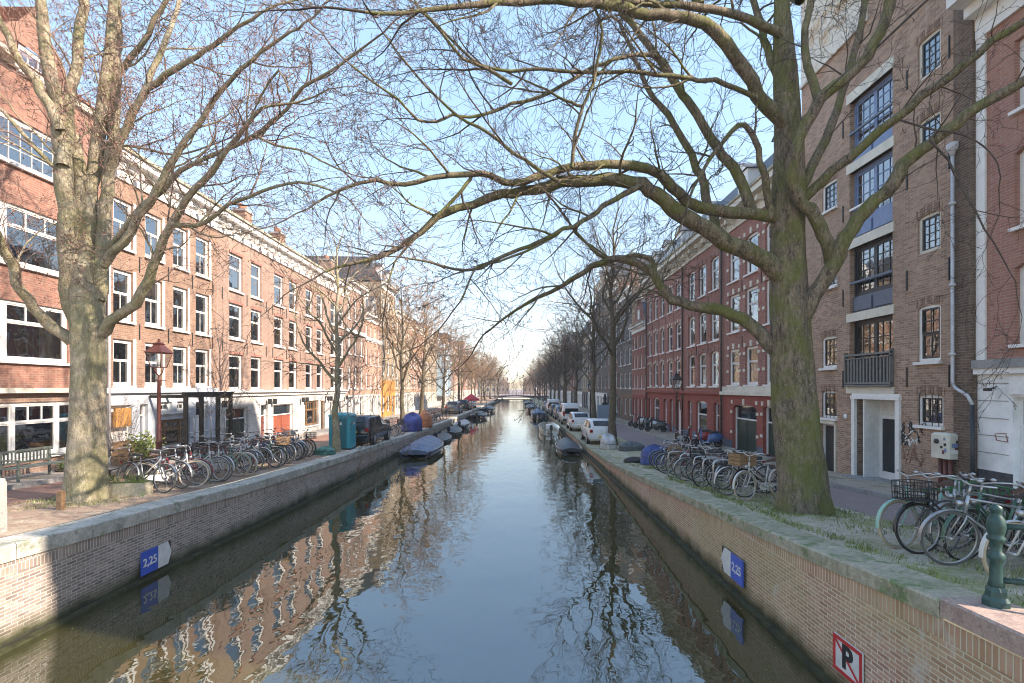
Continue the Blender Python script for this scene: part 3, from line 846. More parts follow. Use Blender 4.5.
def far_house(xf, s, y0, y1, top, wallm, gm, label, group, ncol=3, nrow=4, gz0=.7, glass=True, roofk='flat', corn=.6, low=3.2, style='sash1', wmul=.5, det=1, dorm=0, band=None, name='canal_house', cat='house', fm='white'):
    """a house further down the row: real openings, window frames, panes, cornice and roof"""
    b = empty(name, (0, 0, 0), 0, label, cat, group)
    W = y1 - y0; holes = []
    fh = (top - corn - low - .2) / (nrow - 1)
    for r in range(nrow - 1):
        za = low + .55 + r * fh
        for c in range(ncol):
            yc = y0 + W * (c + .5) / ncol; hw = W / ncol * wmul / 2
            holes.append((yc - hw, yc + hw, za, za + fh * .66))
    g = []
    for c in range(ncol):
        yc = y0 + W * (c + .5) / ncol; hw = W / ncol * .3
        g.append((yc - hw, yc + hw, gz0 + (0 if c == ncol - 1 else .6), gz0 + 2.25))
    mb = MB(); wall_with_holes(mb, xf, s, y0 + .005, y1 - .005, -.5, top, holes + g, bands=[(low, 1), (999, 0)]); shell(mb, xf, s, y0 + .005, y1 - .005, -.5, top, roof=2)
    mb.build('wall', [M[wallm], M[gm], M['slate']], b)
    for h in holes: window(b, xf, s, *h, style=style, rng=rngB, detail=det, depth=.08, fm=fm, cur=.5 if det > 1 else .25)
    for c, h in enumerate(g):
        if c == ncol - 1: door(b, xf, s, *h, rngB.choice(['greendoor', 'darkpaint', 'lamp_red', 'white']), fan=.4)
        else: window(b, xf, s, *h, style='plain', rng=rngB, detail=1)
    cornice(b, xf, s, y0, y1, top - corn, top + .15, .4, ('white' if corn > .5 else 'cream', 'gutter'))
    if band: 
        m2 = MB(); m2.box(xf + s * .003, xf + s * .14, y0 + .01, y1 - .01, band, band + .3); m2.build('band', M['white'], b)
    if roofk == 'mansard':
        mansard(b, xf, s, y0, y1, top + .15, 2.4, 1.5, mat='slate')
        for k in range(dorm): dormer(b, xf, s, y0 + W * (k + .5) / dorm, top + .3, roofm='slate')
    elif roofk == 'gable':
        m2 = MB(); ym = (y0 + y1) / 2; hh = W * .42
        m2.poly([(xf, y0 + .3, top + .15), (xf, y1 - .3, top + .15), (xf, ym + .6, top + hh), (xf, ym - .6, top + hh)])
        for a, q in ((y0 + .3, ym - .6), (y1 - .3, ym + .6)): m2.poly([(xf, a, top + .15), (xf, q, top + hh), (xf - s * 8, q, top + hh - .2), (xf - s * 8, a, top + .15)], 1)
        m2.poly([(xf, ym + .6, top + hh), (xf, ym - .6, top + hh), (xf - s * 8, ym - .6, top + hh - .2), (xf - s * 8, ym + .6, top + hh - .2)], 1)
        m2.poly([(xf + s * .05, ym - .35, top + .5), (xf + s * .05, ym + .35, top + .5), (xf + s * .05, ym + .35, top + hh * .6), (xf + s * .05, ym - .35, top + hh * .6)], 2)
        m2.build('gable', [M[wallm], M['slate'], M['white']], b)
        m3 = MB(); m3.box(xf - s * .1, xf + s * .1, ym - .75, ym + .75, top + hh, top + hh + .25); m3.build('gable_cap', M['white'], b)
    else:
        chimney(b, xf - s * 2, y0 + W * .25, top, top + 1.7, wallm if wallm != 'ochre' else 'brick_orange')
    if det > 1: room(b, xf, s, y0, y1, gz0, [low, top - .2])
    return b

GL = 'houses of the sunlit row'
far_house(XFL, 1, 41.2, 46.4, 12.6, 'brick_orange', 'plinth_sun', 'pale orange house after the terrace, with a tall white doorway', GL, 3, 4, .8, wmul=.42, band=8.4, det=2)
far_house(XFL, 1, 46.4, 52, 10.6, 'brick_pink', 'plinth_sun', 'pink brick house with slim triple windows and a mid cornice, before the ochre-fronted house', GL, 4, 4, .8, wmul=.4, roofk='mansard', dorm=2, band=8.2, det=2)
far_house(XFL, 1, 52, 58, 14.6, 'brick_beige', 'ochre', 'tall beige house with ochre wooden ground floor', GL, 3, 5, .7, roofk='mansard', dorm=2, low=4.6)
far_house(XFL, 1, 58, 66, 12.6, 'brick_beige', 'plinth_sun', 'beige house beyond the ochre-fronted one', GL, 4, 4, .7)
far_house(XFL, 1, 66, 77, 12.0, 'brick_pink', 'plinth_sun', 'pale pink house halfway along the sunlit row', GL, 5, 4, .7, roofk='flat')
far_house(XFL, 1, 77, 87.5, 11.6, 'brick_beige', 'cream', 'sand-coloured house right before the sheeted scaffold', GL, 5, 4, .7, roofk='mansard', dorm=3)
# house wrapped in pale blue sheeting
b = far_house(XFL, 1, 87.5, 97, 12.2, 'brick_beige', 'plinth_sun', 'house wrapped in pale blue scaffold sheeting', GL, 3, 4, .7)
mb = MB()
for i in range(10):
    for j in range(6):
        ya, yb = 87.7 + .93 * i, 87.7 + .93 * (i + 1); za, zb = 2.4 + 1.6 * j, 2.4 + 1.6 * (j + 1)
        d = lambda y, z: XFL + 1.3 + .12 * math.sin(y * 3.1 + z * 1.7)
        mb.poly([(d(ya, za), ya, za), (d(yb, za), yb, za), (d(yb, zb), yb, zb), (d(ya, zb), ya, zb)], 0, True)
for j in range(6):
    za, zb = 2.4 + 1.6 * j, 2.4 + 1.6 * (j + 1)
    mb.poly([(XFL + 1.3, 87.7, za), (XFL + .05, 87.7, za), (XFL + .05, 87.7, zb), (XFL + 1.3, 87.7, zb)], 0)
mb.build('sheeting', M['sheet_blue'], b)
mb = MB()
for i in range(5):
    y = 87.6 + 2.35 * i; mb.tube([(XFL + 1.45, y, .8), (XFL + 1.45, y, 12.4)], .04, 6)
for z in (2.3, 5.5, 8.7, 11.9): mb.tube([(XFL + 1.45, 87.5, z), (XFL + 1.45, 97.1, z)], .04, 6)
mb.build('scaffold', M['steel'], b)
kinds = ['brick_orange', 'brick_brown', 'brick_pink', 'brick_beige', 'brick_rose']
names_far = ['first', 'second', 'third', 'fourth', 'fifth', 'sixth', 'seventh', 'eighth', 'ninth', 'tenth', 'eleventh', 'twelfth', 'thirteenth', 'fourteenth', 'fifteenth', 'sixteenth']
y = 97.; k = 0
while y < 172:
    W = [8.5, 7, 9.5, 8][k % 4]
    c = kinds[k % 5]
    far_house(XFL, 1, y, y + W, [12.5, 11.2, 13.4, 12][k % 4], c, ['plinth_sun', 'cream'][k % 2], f"{c.split('_')[1]} brick house far down the sunlit row, {names_far[k]} beyond the scaffold sheeting", GL, 3, 4, .6, roofk=['flat', 'gable', 'mansard'][k % 3])
    y += W; k += 1

# ================================================================== shaded row (x = 10.9, faces -x)
GR = 'houses of the shaded row'
# --- white and red corner house
b = empty('corner_house', (0, 0, 0), 0, 'red brick house with white plastered ground floor and dark plinth beside the brick warehouse', 'house', GR)
y0, y1 = 2.7, 12.12
holes = [(9.5, 11.22, 4.75, 6.55, .14), (9.5, 11.22, 7.3, 9.05, .14), (9.5, 11.22, 9.85, 11.4, 0), (5.6, 7.4, 4.75, 6.55, .14), (5.6, 7.4, 7.3, 9.05, .14), (3.1, 4.5, 4.75, 6.55, .14), (3.1, 4.5, 7.3, 9.05, .14)]
gl = [(9.6, 11.25, 1.3, 3.6, 0), (5.2, 7.6, 1.7, 3.6, 0)]
mb = MB(); wall_with_holes(mb, XFR, -1, y0, y1, -.5, 12.3, holes[:] + gl, bands=[(1.9, 2), (4.25, 1), (99, 0)]); shell(mb, XFR, -1, y0, y1, -.5, 12.3, roof=3)
mb.build('wall', [M['brick_corner'], M['plinth_white'], M['dark_stone'], M['slate']], b)
for h in holes: window(b, XFR, -1, *h[:4], style='sash1', rng=rngB, cur=.7)
door(b, XFR, -1, *gl[0][:4], 'white', fan=.55, leaf2=True); window(b, XFR, -1, *gl[1][:4], style='three', rng=rngB)
mb = MB()
mb.box(XFR - .003, XFR - .05, y1 - .24, y1 - .01, 4.45, 12.3); mb.box(XFR - .003, XFR - .16, y0, y1 - .01, 4.25, 4.45, 1)
mb.box(XFR - .003, XFR - .12, y0, y1 - .01, 4.12, 4.25); mb.box(XFR - .003, XFR - .05, 9.4, 11.3, 3.66, 4.05)
for k in range(1, 6): mb.box(XFR - .003, XFR - .012, 11.35, y1 - .02, 1.9 + k * .4, 1.915 + k * .4, 1)
mb.build('quoin', [M['white'], M['kerb']], b)
cornice(b, XFR, -1, y0, y1, 12.0, 13.2, .75)
m2 = MB()
m2.poly([(XFR, 6.5, 13.2), (XFR, 11.8, 13.2), (XFR, 11.0, 14.6), (XFR, 10.2, 16.4), (XFR, 8.1, 16.4), (XFR, 7.3, 14.6)]); m2.poly([(XFR + .4, 6.5, 13.2), (XFR + .4, 11.8, 13.2), (XFR + .4, 11.0, 14.6), (XFR + .4, 10.2, 16.4), (XFR + .4, 8.1, 16.4), (XFR + .4, 7.3, 14.6)])
q = [(6.5, 13.2), (7.3, 14.6), (8.1, 16.4), (10.2, 16.4), (11.0, 14.6), (11.8, 13.2)]
for p, r in zip(q, q[1:]): m2.poly([(XFR, *p), (XFR, *r), (XFR + .4, *r), (XFR + .4, *p)])
m2.build('neck_gable', M['white'], b)
mb = MB(); mb.tube([(XFR - .01, 11.65, 3.80), (XFR - .16, 11.65, 3.78)], .014, 6); mb.bbox(XFR - .26, XFR - .12, 11.60, 11.70, 3.73, 3.80); mb.tube([(XFR - .16, 11.65, 3.78), (XFR - .12, 11.5, 3.84)], .01, 6)
cm = mb.build('security_camera', M['iron'], None); tag(cm, 'small dark security camera bracketed on the white plastered ground floor', 'camera')
mb = MB()
for a in ((11.35, 2.35, 11.65, 2.37), (11.62, 2.36, 11.66, 2.5), (11.64, 2.52, 11.38, 2.54), (11.4, 2.5, 11.36, 2.36)):
    mb.tube([(XFR - .014, a[0], a[1] + .25), (XFR - .014, a[2], a[3] + .25)], .008, 4)
mb.build('chalk_mark', M['reddoor'], b)
room(b, XFR, -1, y0, y1, 1.2, [4.2, 7.9, 11.4])

# --- brick warehouse
b = empty('brick_warehouse', (0, 0, 0), 0, 'tall brown brick warehouse with a stacked column of hoist doors and balcony', 'warehouse', GR)
y0, y1 = 12.13, 19.6
wy = (13.17, 13.93); wl = (17.45, 18.3)
lev = [(2.8, 3.62), (4.5, 6.0), (7.4, 8.42), (10.1, 11.0), (12.08, 13.15), (14.4, 15.4)]
wh = [(wy[0] - (.0 if i else .08), wy[1], a, c, .08, .13) for i, (a, c) in enumerate(lev)]
wh += [(wl[0], wl[1], a, c, .08, .13) for a, c in [(2.75, 3.7), (4.5, 5.6), (7.3, 8.3), (10.0, 11.0)]]
bay = (14.86, 16.78)
bh = [(bay[0], bay[1], 3.83, 5.95), (bay[0], bay[1], 6.22, 8.33), (bay[0], bay[1], 8.62, 10.8), (bay[0], bay[1], 11.1, 13.1)]
dr = (14.62, 16.5, .95, 3.45); gd = (17.55, 18.55, .8, 2.55)
mb = MB()
wall_with_holes(mb, XFR, -1, y0 + .52, y1, -.5, 15.0, wh[:5] + wh[6:] , reveal=.2) if 0 else wall_with_holes(mb, XFR, -1, y0 + .52, y1, -.5, 18.9, wh + bh + [dr, gd], reveal=.26)
shell(mb, XFR, -1, y0, y1, -.5, 18.9, roof=2)
mb.box(XFR - .12, XFR + .3, y0, y0 + .52, -.5, 18.9, 1)
mb.build('wall', [M['brick_ware'], M['brick_pier'], M['slate']], b)
for i, h in enumerate(wh): window(b, XFR, -1, *h[:4], style='ware2' if i in (1,) else 'ware', rng=rngB, depth=.05, cur=.5, fm='cream' if i in (2, 3, 4) else 'white', sill=i not in (2, 3, 4, 5))
# bar grilles, soldier arches
mb = MB()
for h in (wh[0], wh[6]):
    for k in range(4): 
        y = h[0] + (h[1] - h[0]) * (k + .5) / 4; mb.tube([(XFR - .03, y, h[2] - .03), (XFR - .03, y, h[3] + .03)], .011, 5)
mb.build('window_bars', M['iron'], b)
for h in wh[:10]:
    n = 11; mb = MB()
    for k in range(n):
        y = h[0] - .06 + (h[1] - h[0] + .12) * (k + .5) / n; zc = h[3] + .025 - .05 * ((k - 5) / 5) ** 2
        mb.box(XFR - .001, XFR - .012, y - .028, y + .028, zc, zc + .21, k % 3 == 0)
    mb.build('brick_arch', [M['brick_brown'], M['brick_ware']], b)
# beams
for z0_, z1_ in ((3.62, 3.83), (5.95, 6.22), (8.33, 8.62), (10.8, 11.1), (13.1, 13.42)):
    mb = MB(); mb.box(XFR + .1, XFR - .035, bay[0] - .08, bay[1] + .12, z0_, z1_); mb.build('beam', M['cream'], b)
for i, h in enumerate(bh):
    o = window(b, XFR, -1, h[0], h[1], h[2] + (0 if i == 0 else .55), h[3], style='bay', fm='darkpaint' if i < 2 else 'bluepaint', depth=.16, rng=rngB, sill=False, cur=.5)
    if i: 
        pm = MB(); pm.box(XFR + .12, XFR + .17, h[0], h[1], h[2], h[2] + .54); pm.box(XFR + .08, XFR + .12, h[0] + .08, (h[0] + h[1]) / 2 - .05, h[2] + .08, h[2] + .46); pm.box(XFR + .08, XFR + .12, (h[0] + h[1]) / 2 + .05, h[1] - .08, h[2] + .08, h[2] + .46)
        pm.build('hoist_door_panel', M['greypaint'] if i == 1 else M['bluepaint'], b)
        rl = MB(); rl.box(XFR - .01, XFR + .05, h[0], h[1], h[2] + .95, h[2] + 1.02); rl.build('guard_rail', M['white'] if i == 2 else M['greypaint'], b)
# french balcony
mb = MB()
mb.box(XFR - .05, XFR - .11, bay[0] - .06, bay[1] + .1, 4.82, 4.88); mb.box(XFR - .05, XFR - .11, bay[0] - .06, bay[1] + .1, 3.92, 3.98); mb.box(XFR - .04, XFR - .12, bay[0] - .06, bay[1] + .1, 4.72, 4.75)
for k in range(13):
    y = bay[0] + (bay[1] - bay[0]) * (k + .5) / 13; mb.box(XFR - .06, XFR - .10, y - .032, y + .032, 3.98, 4.72)
for y in (bay[0] - .06, bay[1] + .07): mb.box(XFR - .0, XFR - .12, y, y + .04, 3.9, 4.95)
mb.box(XFR - .0, XFR - .13, bay[0] - .04, bay[1] + .08, 3.84, 3.9)
mb.build('balcony', M['railgrey'], b)
# street doorway
mb = MB(); w0, w1 = dr[0], dr[1]
mb.box(XFR + .02, XFR - .07, w0 - .1, w0 + .06, .86, 3.45); mb.box(XFR + .02, XFR - .07, w1 - .05, w1 + .1, .86, 3.45); mb.box(XFR + .02, XFR - .09, w0 - .12, w1 + .12, 3.45, 3.56); mb.box(XFR + .02, XFR - .05, w0 - .1, w1 + .1, 3.56, 3.62)
mb.box(XFR + .55, XFR + .5, w0 + .06, w0 + .2, 1.0, 3.45); mb.box(XFR + .55, XFR + .5, 15.98, 16.10, 1.0, 3.45); mb.box(XFR + .55, XFR + .5, w0 + .2, 15.98, 2.85, 2.95); mb.box(XFR + .55, XFR + .5, w0 + .2, 15.98, 1.0, 1.22); mb.box(XFR + .55, XFR + .5, w0 + .2, 15.98, 3.3, 3.45)
mb.box(XFR + .5, XFR + .02, 16.10, 16.16, 1.001, 3.45)
df = mb.build('door_frame', M['white'], b)
gm = MB(); gm.poly([(XFR + .525, w0 + .2, 1.22), (XFR + .525, 15.98, 1.22), (XFR + .525, 15.98, 2.85), (XFR + .525, w0 + .2, 2.85)]); gm.build('door_glass', M['car_glass'], df)
bm = MB(); bm.box(XFR + .535, XFR + .525, w0 + .2, 15.98, 2.95, 3.3); bm.build('roller_blind', M['curtain'], df)
cm2 = MB()
for i in range(14):
    y = w0 + .22 + i * .09
    if i < 5: cm2.poly([(XFR + .7 + .03 * (i % 2), y, 1.1), (XFR + .7 + .03 * ((i + 1) % 2), y + .09, 1.1), (XFR + .7 + .03 * ((i + 1) % 2), y + .09, 2.95), (XFR + .7 + .03 * (i % 2), y, 2.95)])
cm2.build('curtain', M['curtain'], df)
sm = MB(); sm.bbox(XFR - .38, XFR + .6, w0 - .05, w1 + .1, .8, 1.0, .012); sm.build('doorstep', M['kerb'], b)
sd = MB(); sd.box(XFR + .3, XFR + .26, 16.17, w1 - .05, 1.001, 3.45)
for k in range(5): sd.box(XFR + .26, XFR + .22, 16.2, 16.34, 1.15 + k * .45, 1.2 + k * .45)
sd.build('shutter', M['greypaint'], b)
door(b, XFR, -1, *gd, 'darkpaint', fan=0, depth=.2)
mb = MB(); mb.box(XFR - .002, XFR - .06, gd[0] - .05, gd[1] + .05, 2.55, 2.66); mb.box(XFR - .002, XFR - .04, gd[0] - .08, gd[0], .8, 2.55); mb.build('lintel', M['cream'], b)
# string course, eaves and plastered hoist gable
mb = MB(); mb.box(XFR - .002, XFR - .03, y0 + .53, y1, 14.08, 14.13); mb.build('wire_course', M['oldwood'], b)
mb = MB(); mb.box(XFR - .003, XFR - .05, 15.9, y1 - .02, 15.2, 18.4, 0); mb.box(XFR - .051, XFR - .10, 15.9, y1 - .02, 15.2, 15.35, 0); mb.build('plaster_panel', M['stained'], b)
mb = MB(); mb.box(XFR + .2, XFR - .5, y0, y1 - .02, 18.6, 18.95); mb.build('eaves', M['cream'], b)
anchors(b, XFR, -1, [(y, z) for y in (14.3, 17.1, 12.9) for z in (4.1, 6.8, 9.6, 12.4)])
mb = MB()
pipe = [(XFR - .2, 12.58, 9.6), (XFR - .2, 12.58, 3.95), (XFR - .2, 12.5, 3.8), (XFR - .2, 12.16, 3.62), (XFR - .2, 12.03, 3.4), (XFR - .2, 12.02, 1.0)]
mb.tube(pipe[:5], .038, 10); mb.tube([pipe[4], pipe[5]], .05, 10, m=1)
mb.lathe([(.05, 0), (.07, .1), (.12, .16), (.13, .30), (.11, .32)], (XFR - .2, 12.58, 9.5), 10)
for z in (8.3, 6.3, 4.6): mb.lathe([(.075, 0), (.075, .06)], (XFR - .2, 12.58, z), 10)
mb.build('drainpipe', [M['zinc'], M['darkpaint']], b)
gf = MB(); rg = random.Random(3)    # painted tag on the wall, purely scrawl
for k in range(64):
    y = rg.uniform(13.75, 14.5); z = rg.uniform(2.25, 2.8) if k % 26 < 15 else rg.uniform(1.75, 2.25); a = rg.uniform(.5, 1.4) * rg.choice((-1, 1)); L = rg.uniform(.12, .3)
    pts = [(XFR - .006, y + L * (u - .5) * math.cos(a) + .03 * math.sin(u * 6), z + L * (u - .5) * math.sin(a)) for u in (0, .3, .6, 1)]
    gf.tube(pts, rg.uniform(.008, .02), 4, m=0 if k % 26 < 10 else (1 if k % 26 < 15 else 2))
gf.build('graffiti', [M['black'], M['white'], M['brick_red']], b)
mb = MB(); mb.lathe([(.0, 0), (.09, .005), (.09, .02), (0, .03)], (0, 0, 0), 14); o = mb.build('round_plate', M['white'], b); o.location = (XFR - .003, 16.98, 2.85); o.rotation_euler = (0, R(-90), 0)
room(b, XFR, -1, y0 + .6, y1, .8, [3.7, 6.1, 8.5, 10.9, 13.3, 15.9])
# utility cabinet with its pipes
u = empty('meter_box', (XFR, 12.80, 1.02), 0, 'grimy sticker-covered cream metal box on brown pipes mounted on the warehouse wall', 'utility box')
mb = MB(); mb.bbox(-.36, -.01, -.28, .28, 1.03, 1.66, .05); mb.build('cabinet', M['cream'], u)
mb = MB(); rg = random.Random(8)
for k in range(7):
    y = rg.uniform(-.24, -.05); z = rg.uniform(1.1, 1.5); mb.box(-.366 - .001 * k, -.361, y, y + rg.uniform(.04, .10), z, z + rg.uniform(.03, .09), k % 4)
for k in range(4): z = rg.uniform(1.1, 1.55); mb.box(rg.uniform(-.3, -.15), rg.uniform(-.12, -.05), -.286 - .002 * k, -.281, z, z + .1, (k + 1) % 4)
mb.build('sticker', [M['bluepaint'], M['lamp_red'], M['black'], M['white']], u)
mb = MB(); mb.tube([(-.361, .05, 1.45), (-.40, .05, 1.45)], .06, 10); mb.build('lock', M['iron'], u)
mb = MB()
for k in range(3): mb.tube([(-.2, -.16 + k * .15, -.1), (-.2, -.16 + k * .15, 1.03)], .05, 8)
mb.build('pipe', M['lamp_red'], u)
u = empty('junction_box', (XFR - .1, 12.42, 1.0), 0, 'small grey scribbled cabinet standing low between the pipes and the drainpipe', 'utility box')
mb = MB(); mb.bbox(-.32, -.03, -.14, .14, .05, .55, .02); mb.build('cabinet', M['zinc'], u)
mb = MB(); mb.tube([(-.325, -.06, .3), (-.325, .03, .42), (-.325, .06, .28), (-.325, .0, .2)], .007, 4); mb.build('scribble', M['black'], u)

# --- plum brick terrace
def trims(b, holes, s=-1):
    mb = MB()
    for h in holes:
        ya, yb, za, zb = h[:4]
        for (y, z) in ((ya - .2, za + .35 * (zb - za)), (ya - .2, za + .8 * (zb - za)), (yb, za + .35 * (zb - za)), (yb, za + .8 * (zb - za))):
            mb.box(XFR - .002, XFR - .035, y, y + .2, z, z + .13)
        mb.box(XFR - .002, XFR - .05, (ya + yb) / 2 - .09, (ya + yb) / 2 + .09, zb + .0, zb + .28)
        for y in (ya - .1, yb - .06): mb.box(XFR - .002, XFR - .04, y, y + .16, zb + .02, zb + .2)
    return mb
SECT = [
    ('with white stone trim beside the warehouse', 19.6, 27.2, [(20.2, 21.15), (21.6, 22.5), (23.15, 24.45), (25.1, 26.35)], [(3.95, 5.75, 0), (6.6, 8.5, 0), (9.15, 11.0, .16)], True),
    ('with three tall arched windows per floor', 27.2, 33.6, [(27.65, 28.85), (29.5, 30.75), (31.4, 32.6)], [(3.9, 5.85, .16), (6.4, 8.25, .16), (9.2, 11.05, .16)], False),
    ('with five close windows per floor', 33.6, 43.0, [(34.1, 35.2), (35.9, 37.0), (37.9, 38.9), (39.7, 40.7), (41.5, 42.5)], [(3.9, 5.7, .12), (6.4, 8.2, .12), (9.15, 10.9, .12)], False)]
for k, (nm, a, c, cols, rows, tr) in enumerate(SECT):
    b = empty('canal_house', (0, 0, 0), 0, f'plum brick house {nm}', 'house', GR)
    a += .01 if k == 0 else 0.004; c -= .004
    holes = [(p, q, za, zb, ar) for za, zb, ar in rows for p, q in cols]
    if k == 0: g = [(20.1, 21.0, .85, 3.0, .1, 'greendoor'), (21.5, 22.7, .85, 3.0, .1, 'greendoor'), (23.3, 25.9, .72, 3.0, .2, 'greendoor')]
    elif k == 1: g = [(27.6, 28.4, .7, 3.0, .12, 'darkpaint'), (29.4, 31.2, .95, 3.05, .2, None), (31.9, 32.7, .7, 3.0, .12, 'darkpaint')]
    else: g = [(34.1, 35.0, .7, 3.0, .12, 'white'), (35.8, 36.6, .7, 3.0, .12, 'darkpaint'), (37.3, 38.1, .7, 3.0, .12, 'white'), (39.3, 41.0, .95, 3.05, .2, None), (41.7, 42.5, .65, 3.0, .12, 'darkpaint')]
    mb = MB(); wall_with_holes(mb, XFR, -1, a, c, -.5, 11.85, holes + [x[:5] for x in g], reveal=.2, bands=[(1.15, 2), (3.45, 1), (99, 0)]); shell(mb, XFR, -1, a, c, -.5, 11.85, roof=3)
    mb.build('wall', [M['brick_plum'], M['brick_cherry'], M['blue_stone'], M['slate']], b)
    for h in holes: window(b, XFR, -1, *h[:4], style='sash1', rng=rngB, depth=.1, cur=.6)
    for x in g:
        if x[5]: door(b, XFR, -1, *x[:4], x[5], fan=.6, leaf2=x[1] - x[0] > 1.3, depth=.16)
        else: window(b, XFR, -1, *x[:4], style='sash1', rng=rngB, depth=.12, cur=1)
    if tr: trims(b, holes + [x[:5] for x in g]).build('stone_trim', M['cream'], b)
    else:
        mb = MB()
        for h in holes:
            for e in (-1, 0, 1):
                y = (h[0] + h[1]) / 2 + e * (h[1] - h[0]) * .48; mb.box(XFR - .002, XFR - .04, y - .06, y + .06, h[3] + .04 - abs(e) * .08, h[3] + .26 - abs(e) * .08, 0)
        if k == 2: mb.build('keystone_trim', M['cream'], b)
        else: mb.build('keystone_trim', M['brick_orange'], b)
    mb = MB(); mb.box(XFR - .003, XFR - .16, a, c - .01, 3.45, 3.62, 0 if tr else 1)
    if tr: mb.box(XFR - .003, XFR - .08, a, c - .01, 3.62, 3.88, 0)
    mb.build('band', [M['cream'], M['brick_cherry']], b)
    cornice(b, XFR, -1, a, c, 11.75, 12.75, .62, ('cream', 'gutter'), teeth=1.1)
    mansard(b, XFR, -1, a, c, 12.75, 2.5, 1.6)
    nd = [2, 1, 3][k]
    for i in range(nd): dormer(b, XFR, -1, a + (c - a) * (i + .5) / nd, 12.95)
    mb = MB(); mb.tube([(XFR - .1, c - .12, .7), (XFR - .1, c - .12, 11.7)], .05, 6); mb.build('drainpipe', M['oldwood'], b)
    anchors(b, XFR, -1, [(y, z) for y in [cols[0][0] - .3] + [(p[1] + q[0]) / 2 for p, q in zip(cols, cols[1:])] for z in (6.05, 8.75)])
    if k == 1:
        mb = MB(); mb.box(XFR - 1.6, XFR + .6, 31.0, 31.18, 14.9, 15.1); mb.build('hoist_beam', M['oldwood'], b)
    room(b, XFR, -1, a, c, .7, [3.4, 6.0, 8.7, 11.7])

far_house(XFR, -1, 43, 48.4, 9.4, 'brick_rose', 'brick_cherry', 'lower rose brick house at the end of the plum terrace', GR, 4, 4, .6, det=2, roofk='gable')
far_house(XFR, -1, 48.4, 55, 13.4, 'brick_grey', 'brick_umber', 'tall dark grey brick house with pale window frames beyond the rose house', GR, 3, 5, .5, roofk='flat', det=2)
far_house(XFR, -1, 55, 62, 15.2, 'brick_umber', 'dark_stone', 'tall umber house, second after the rose one', GR, 3, 5, .5, roofk='flat')
far_house(XFR, -1, 62, 70.5, 17.3, 'brick_grey', 'plinth_white', 'tallest dark house of the shaded row', GR, 3, 6, .5, roofk='mansard', dorm=2)
y = 70.5; k = 0
kinds = ['brick_umber', 'brick_beige', 'brick_grey', 'brick_rose', 'brick_brown']
while y < 172:
    W = [8, 7.2, 9.4, 8.6][k % 4]
    c = kinds[k % 5]
    far_house(XFR, -1, y, y + W, [11.5, 10.4, 12.6, 11][k % 4], c, ['plinth_white', 'dark_stone'][k % 2], f"{c.split('_')[1]} brick house far down the shaded row, {names_far[k]} beyond the tallest one", GR, 3, 4, .5, roofk=['gable', 'flat', 'mansard'][k % 3])
    y += W; k += 1

# far bridge and houses closing the view
b = empty('far_bridge', (0, 176, 0), 0, 'low arched stone bridge closing the far end of the canal', 'bridge')
mb = MB(); n = 14
for i in range(n):
    x0, x1 = -7 + 12.5 * i / n, -7 + 12.5 * (i + 1) / n
    def zt(x): return 1.25 - .006 * (x + .7) ** 2
    def zb(x): return max(-.3, .95 - .02 * (x + .7) ** 2)
    mb.poly([(x0, 0, zb(x0)), (x1, 0, zb(x1)), (x1, 0, zt(x1)), (x0, 0, zt(x0))]); mb.poly([(x0, 0, zt(x0)), (x1, 0, zt(x1)), (x1, 8, zt(x1)), (x0, 8, zt(x0))])
    mb.poly([(x0, 0, zb(x0)), (x1, 0, zb(x1)), (x1, 8, zb(x1)), (x0, 8, zb(x0))])
mb.box(-16, -7, 0, 8, -1, 1.1); mb.box(5.5, 13, 0, 8, -1, 1.1)
mb.build('span', M['brick_pier'], b)
mb = MB()
for i in range(26): mb.tube([(-16 + i * 1.1, .3, 1.0), (-16 + i * 1.1, .3, 1.95)], .04, 5)
mb.tube([(-16, .3, 1.95), (-.7, .3, 2.15), (13, .3, 1.95)], .05, 5); mb.tube([(-16, .3, 1.6), (-.7, .3, 1.8), (13, .3, 1.6)], .03, 5)
mb.build('railing', M['iron'], b)
for k, (x, wd, hgt, m_) in enumerate([(-34, 11, 9, 'brick_brown'), (-22, 10, 8.5, 'brick_beige'), (-11.5, 7, 6.5, 'brick_umber'), (3.5, 8, 7, 'brick_umber'), (12, 10, 9, 'brick_brown')]):
    b = empty('end_house', (0, 0, 0), 0, f"{m_.split('_')[1]} house across the far end of the canal, {names_far[k]} counting from the sunny side", 'house', 'houses across the far end')
    mb = MB(); mb.box(x, x + wd - .05, 300, 310, 0, hgt, 0)
    xm = x + wd / 2
    mb.poly([(x, 300, hgt), (x + wd - .05, 300, hgt), (xm, 300, hgt + 3)], 0); mb.poly([(x, 300, hgt), (xm, 300, hgt + 3), (xm, 310, hgt + 3), (x, 310, hgt)], 1); mb.poly([(x + wd - .05, 300, hgt), (xm, 300, hgt + 3), (xm, 310, hgt + 3), (x + wd - .05, 310, hgt)], 1)
    mb.build('wall', [M[m_], M['roof_tile']], b)
    mb = MB()
    for r in range(3):
        for c in range(3): mb.box(x + wd * (c + .3) / 3, x + wd * (c + .72) / 3, 299.9, 299.99, 2 + r * 3, 3.9 + r * 3)
    mb.build('glazing', M['car_glass'], b)
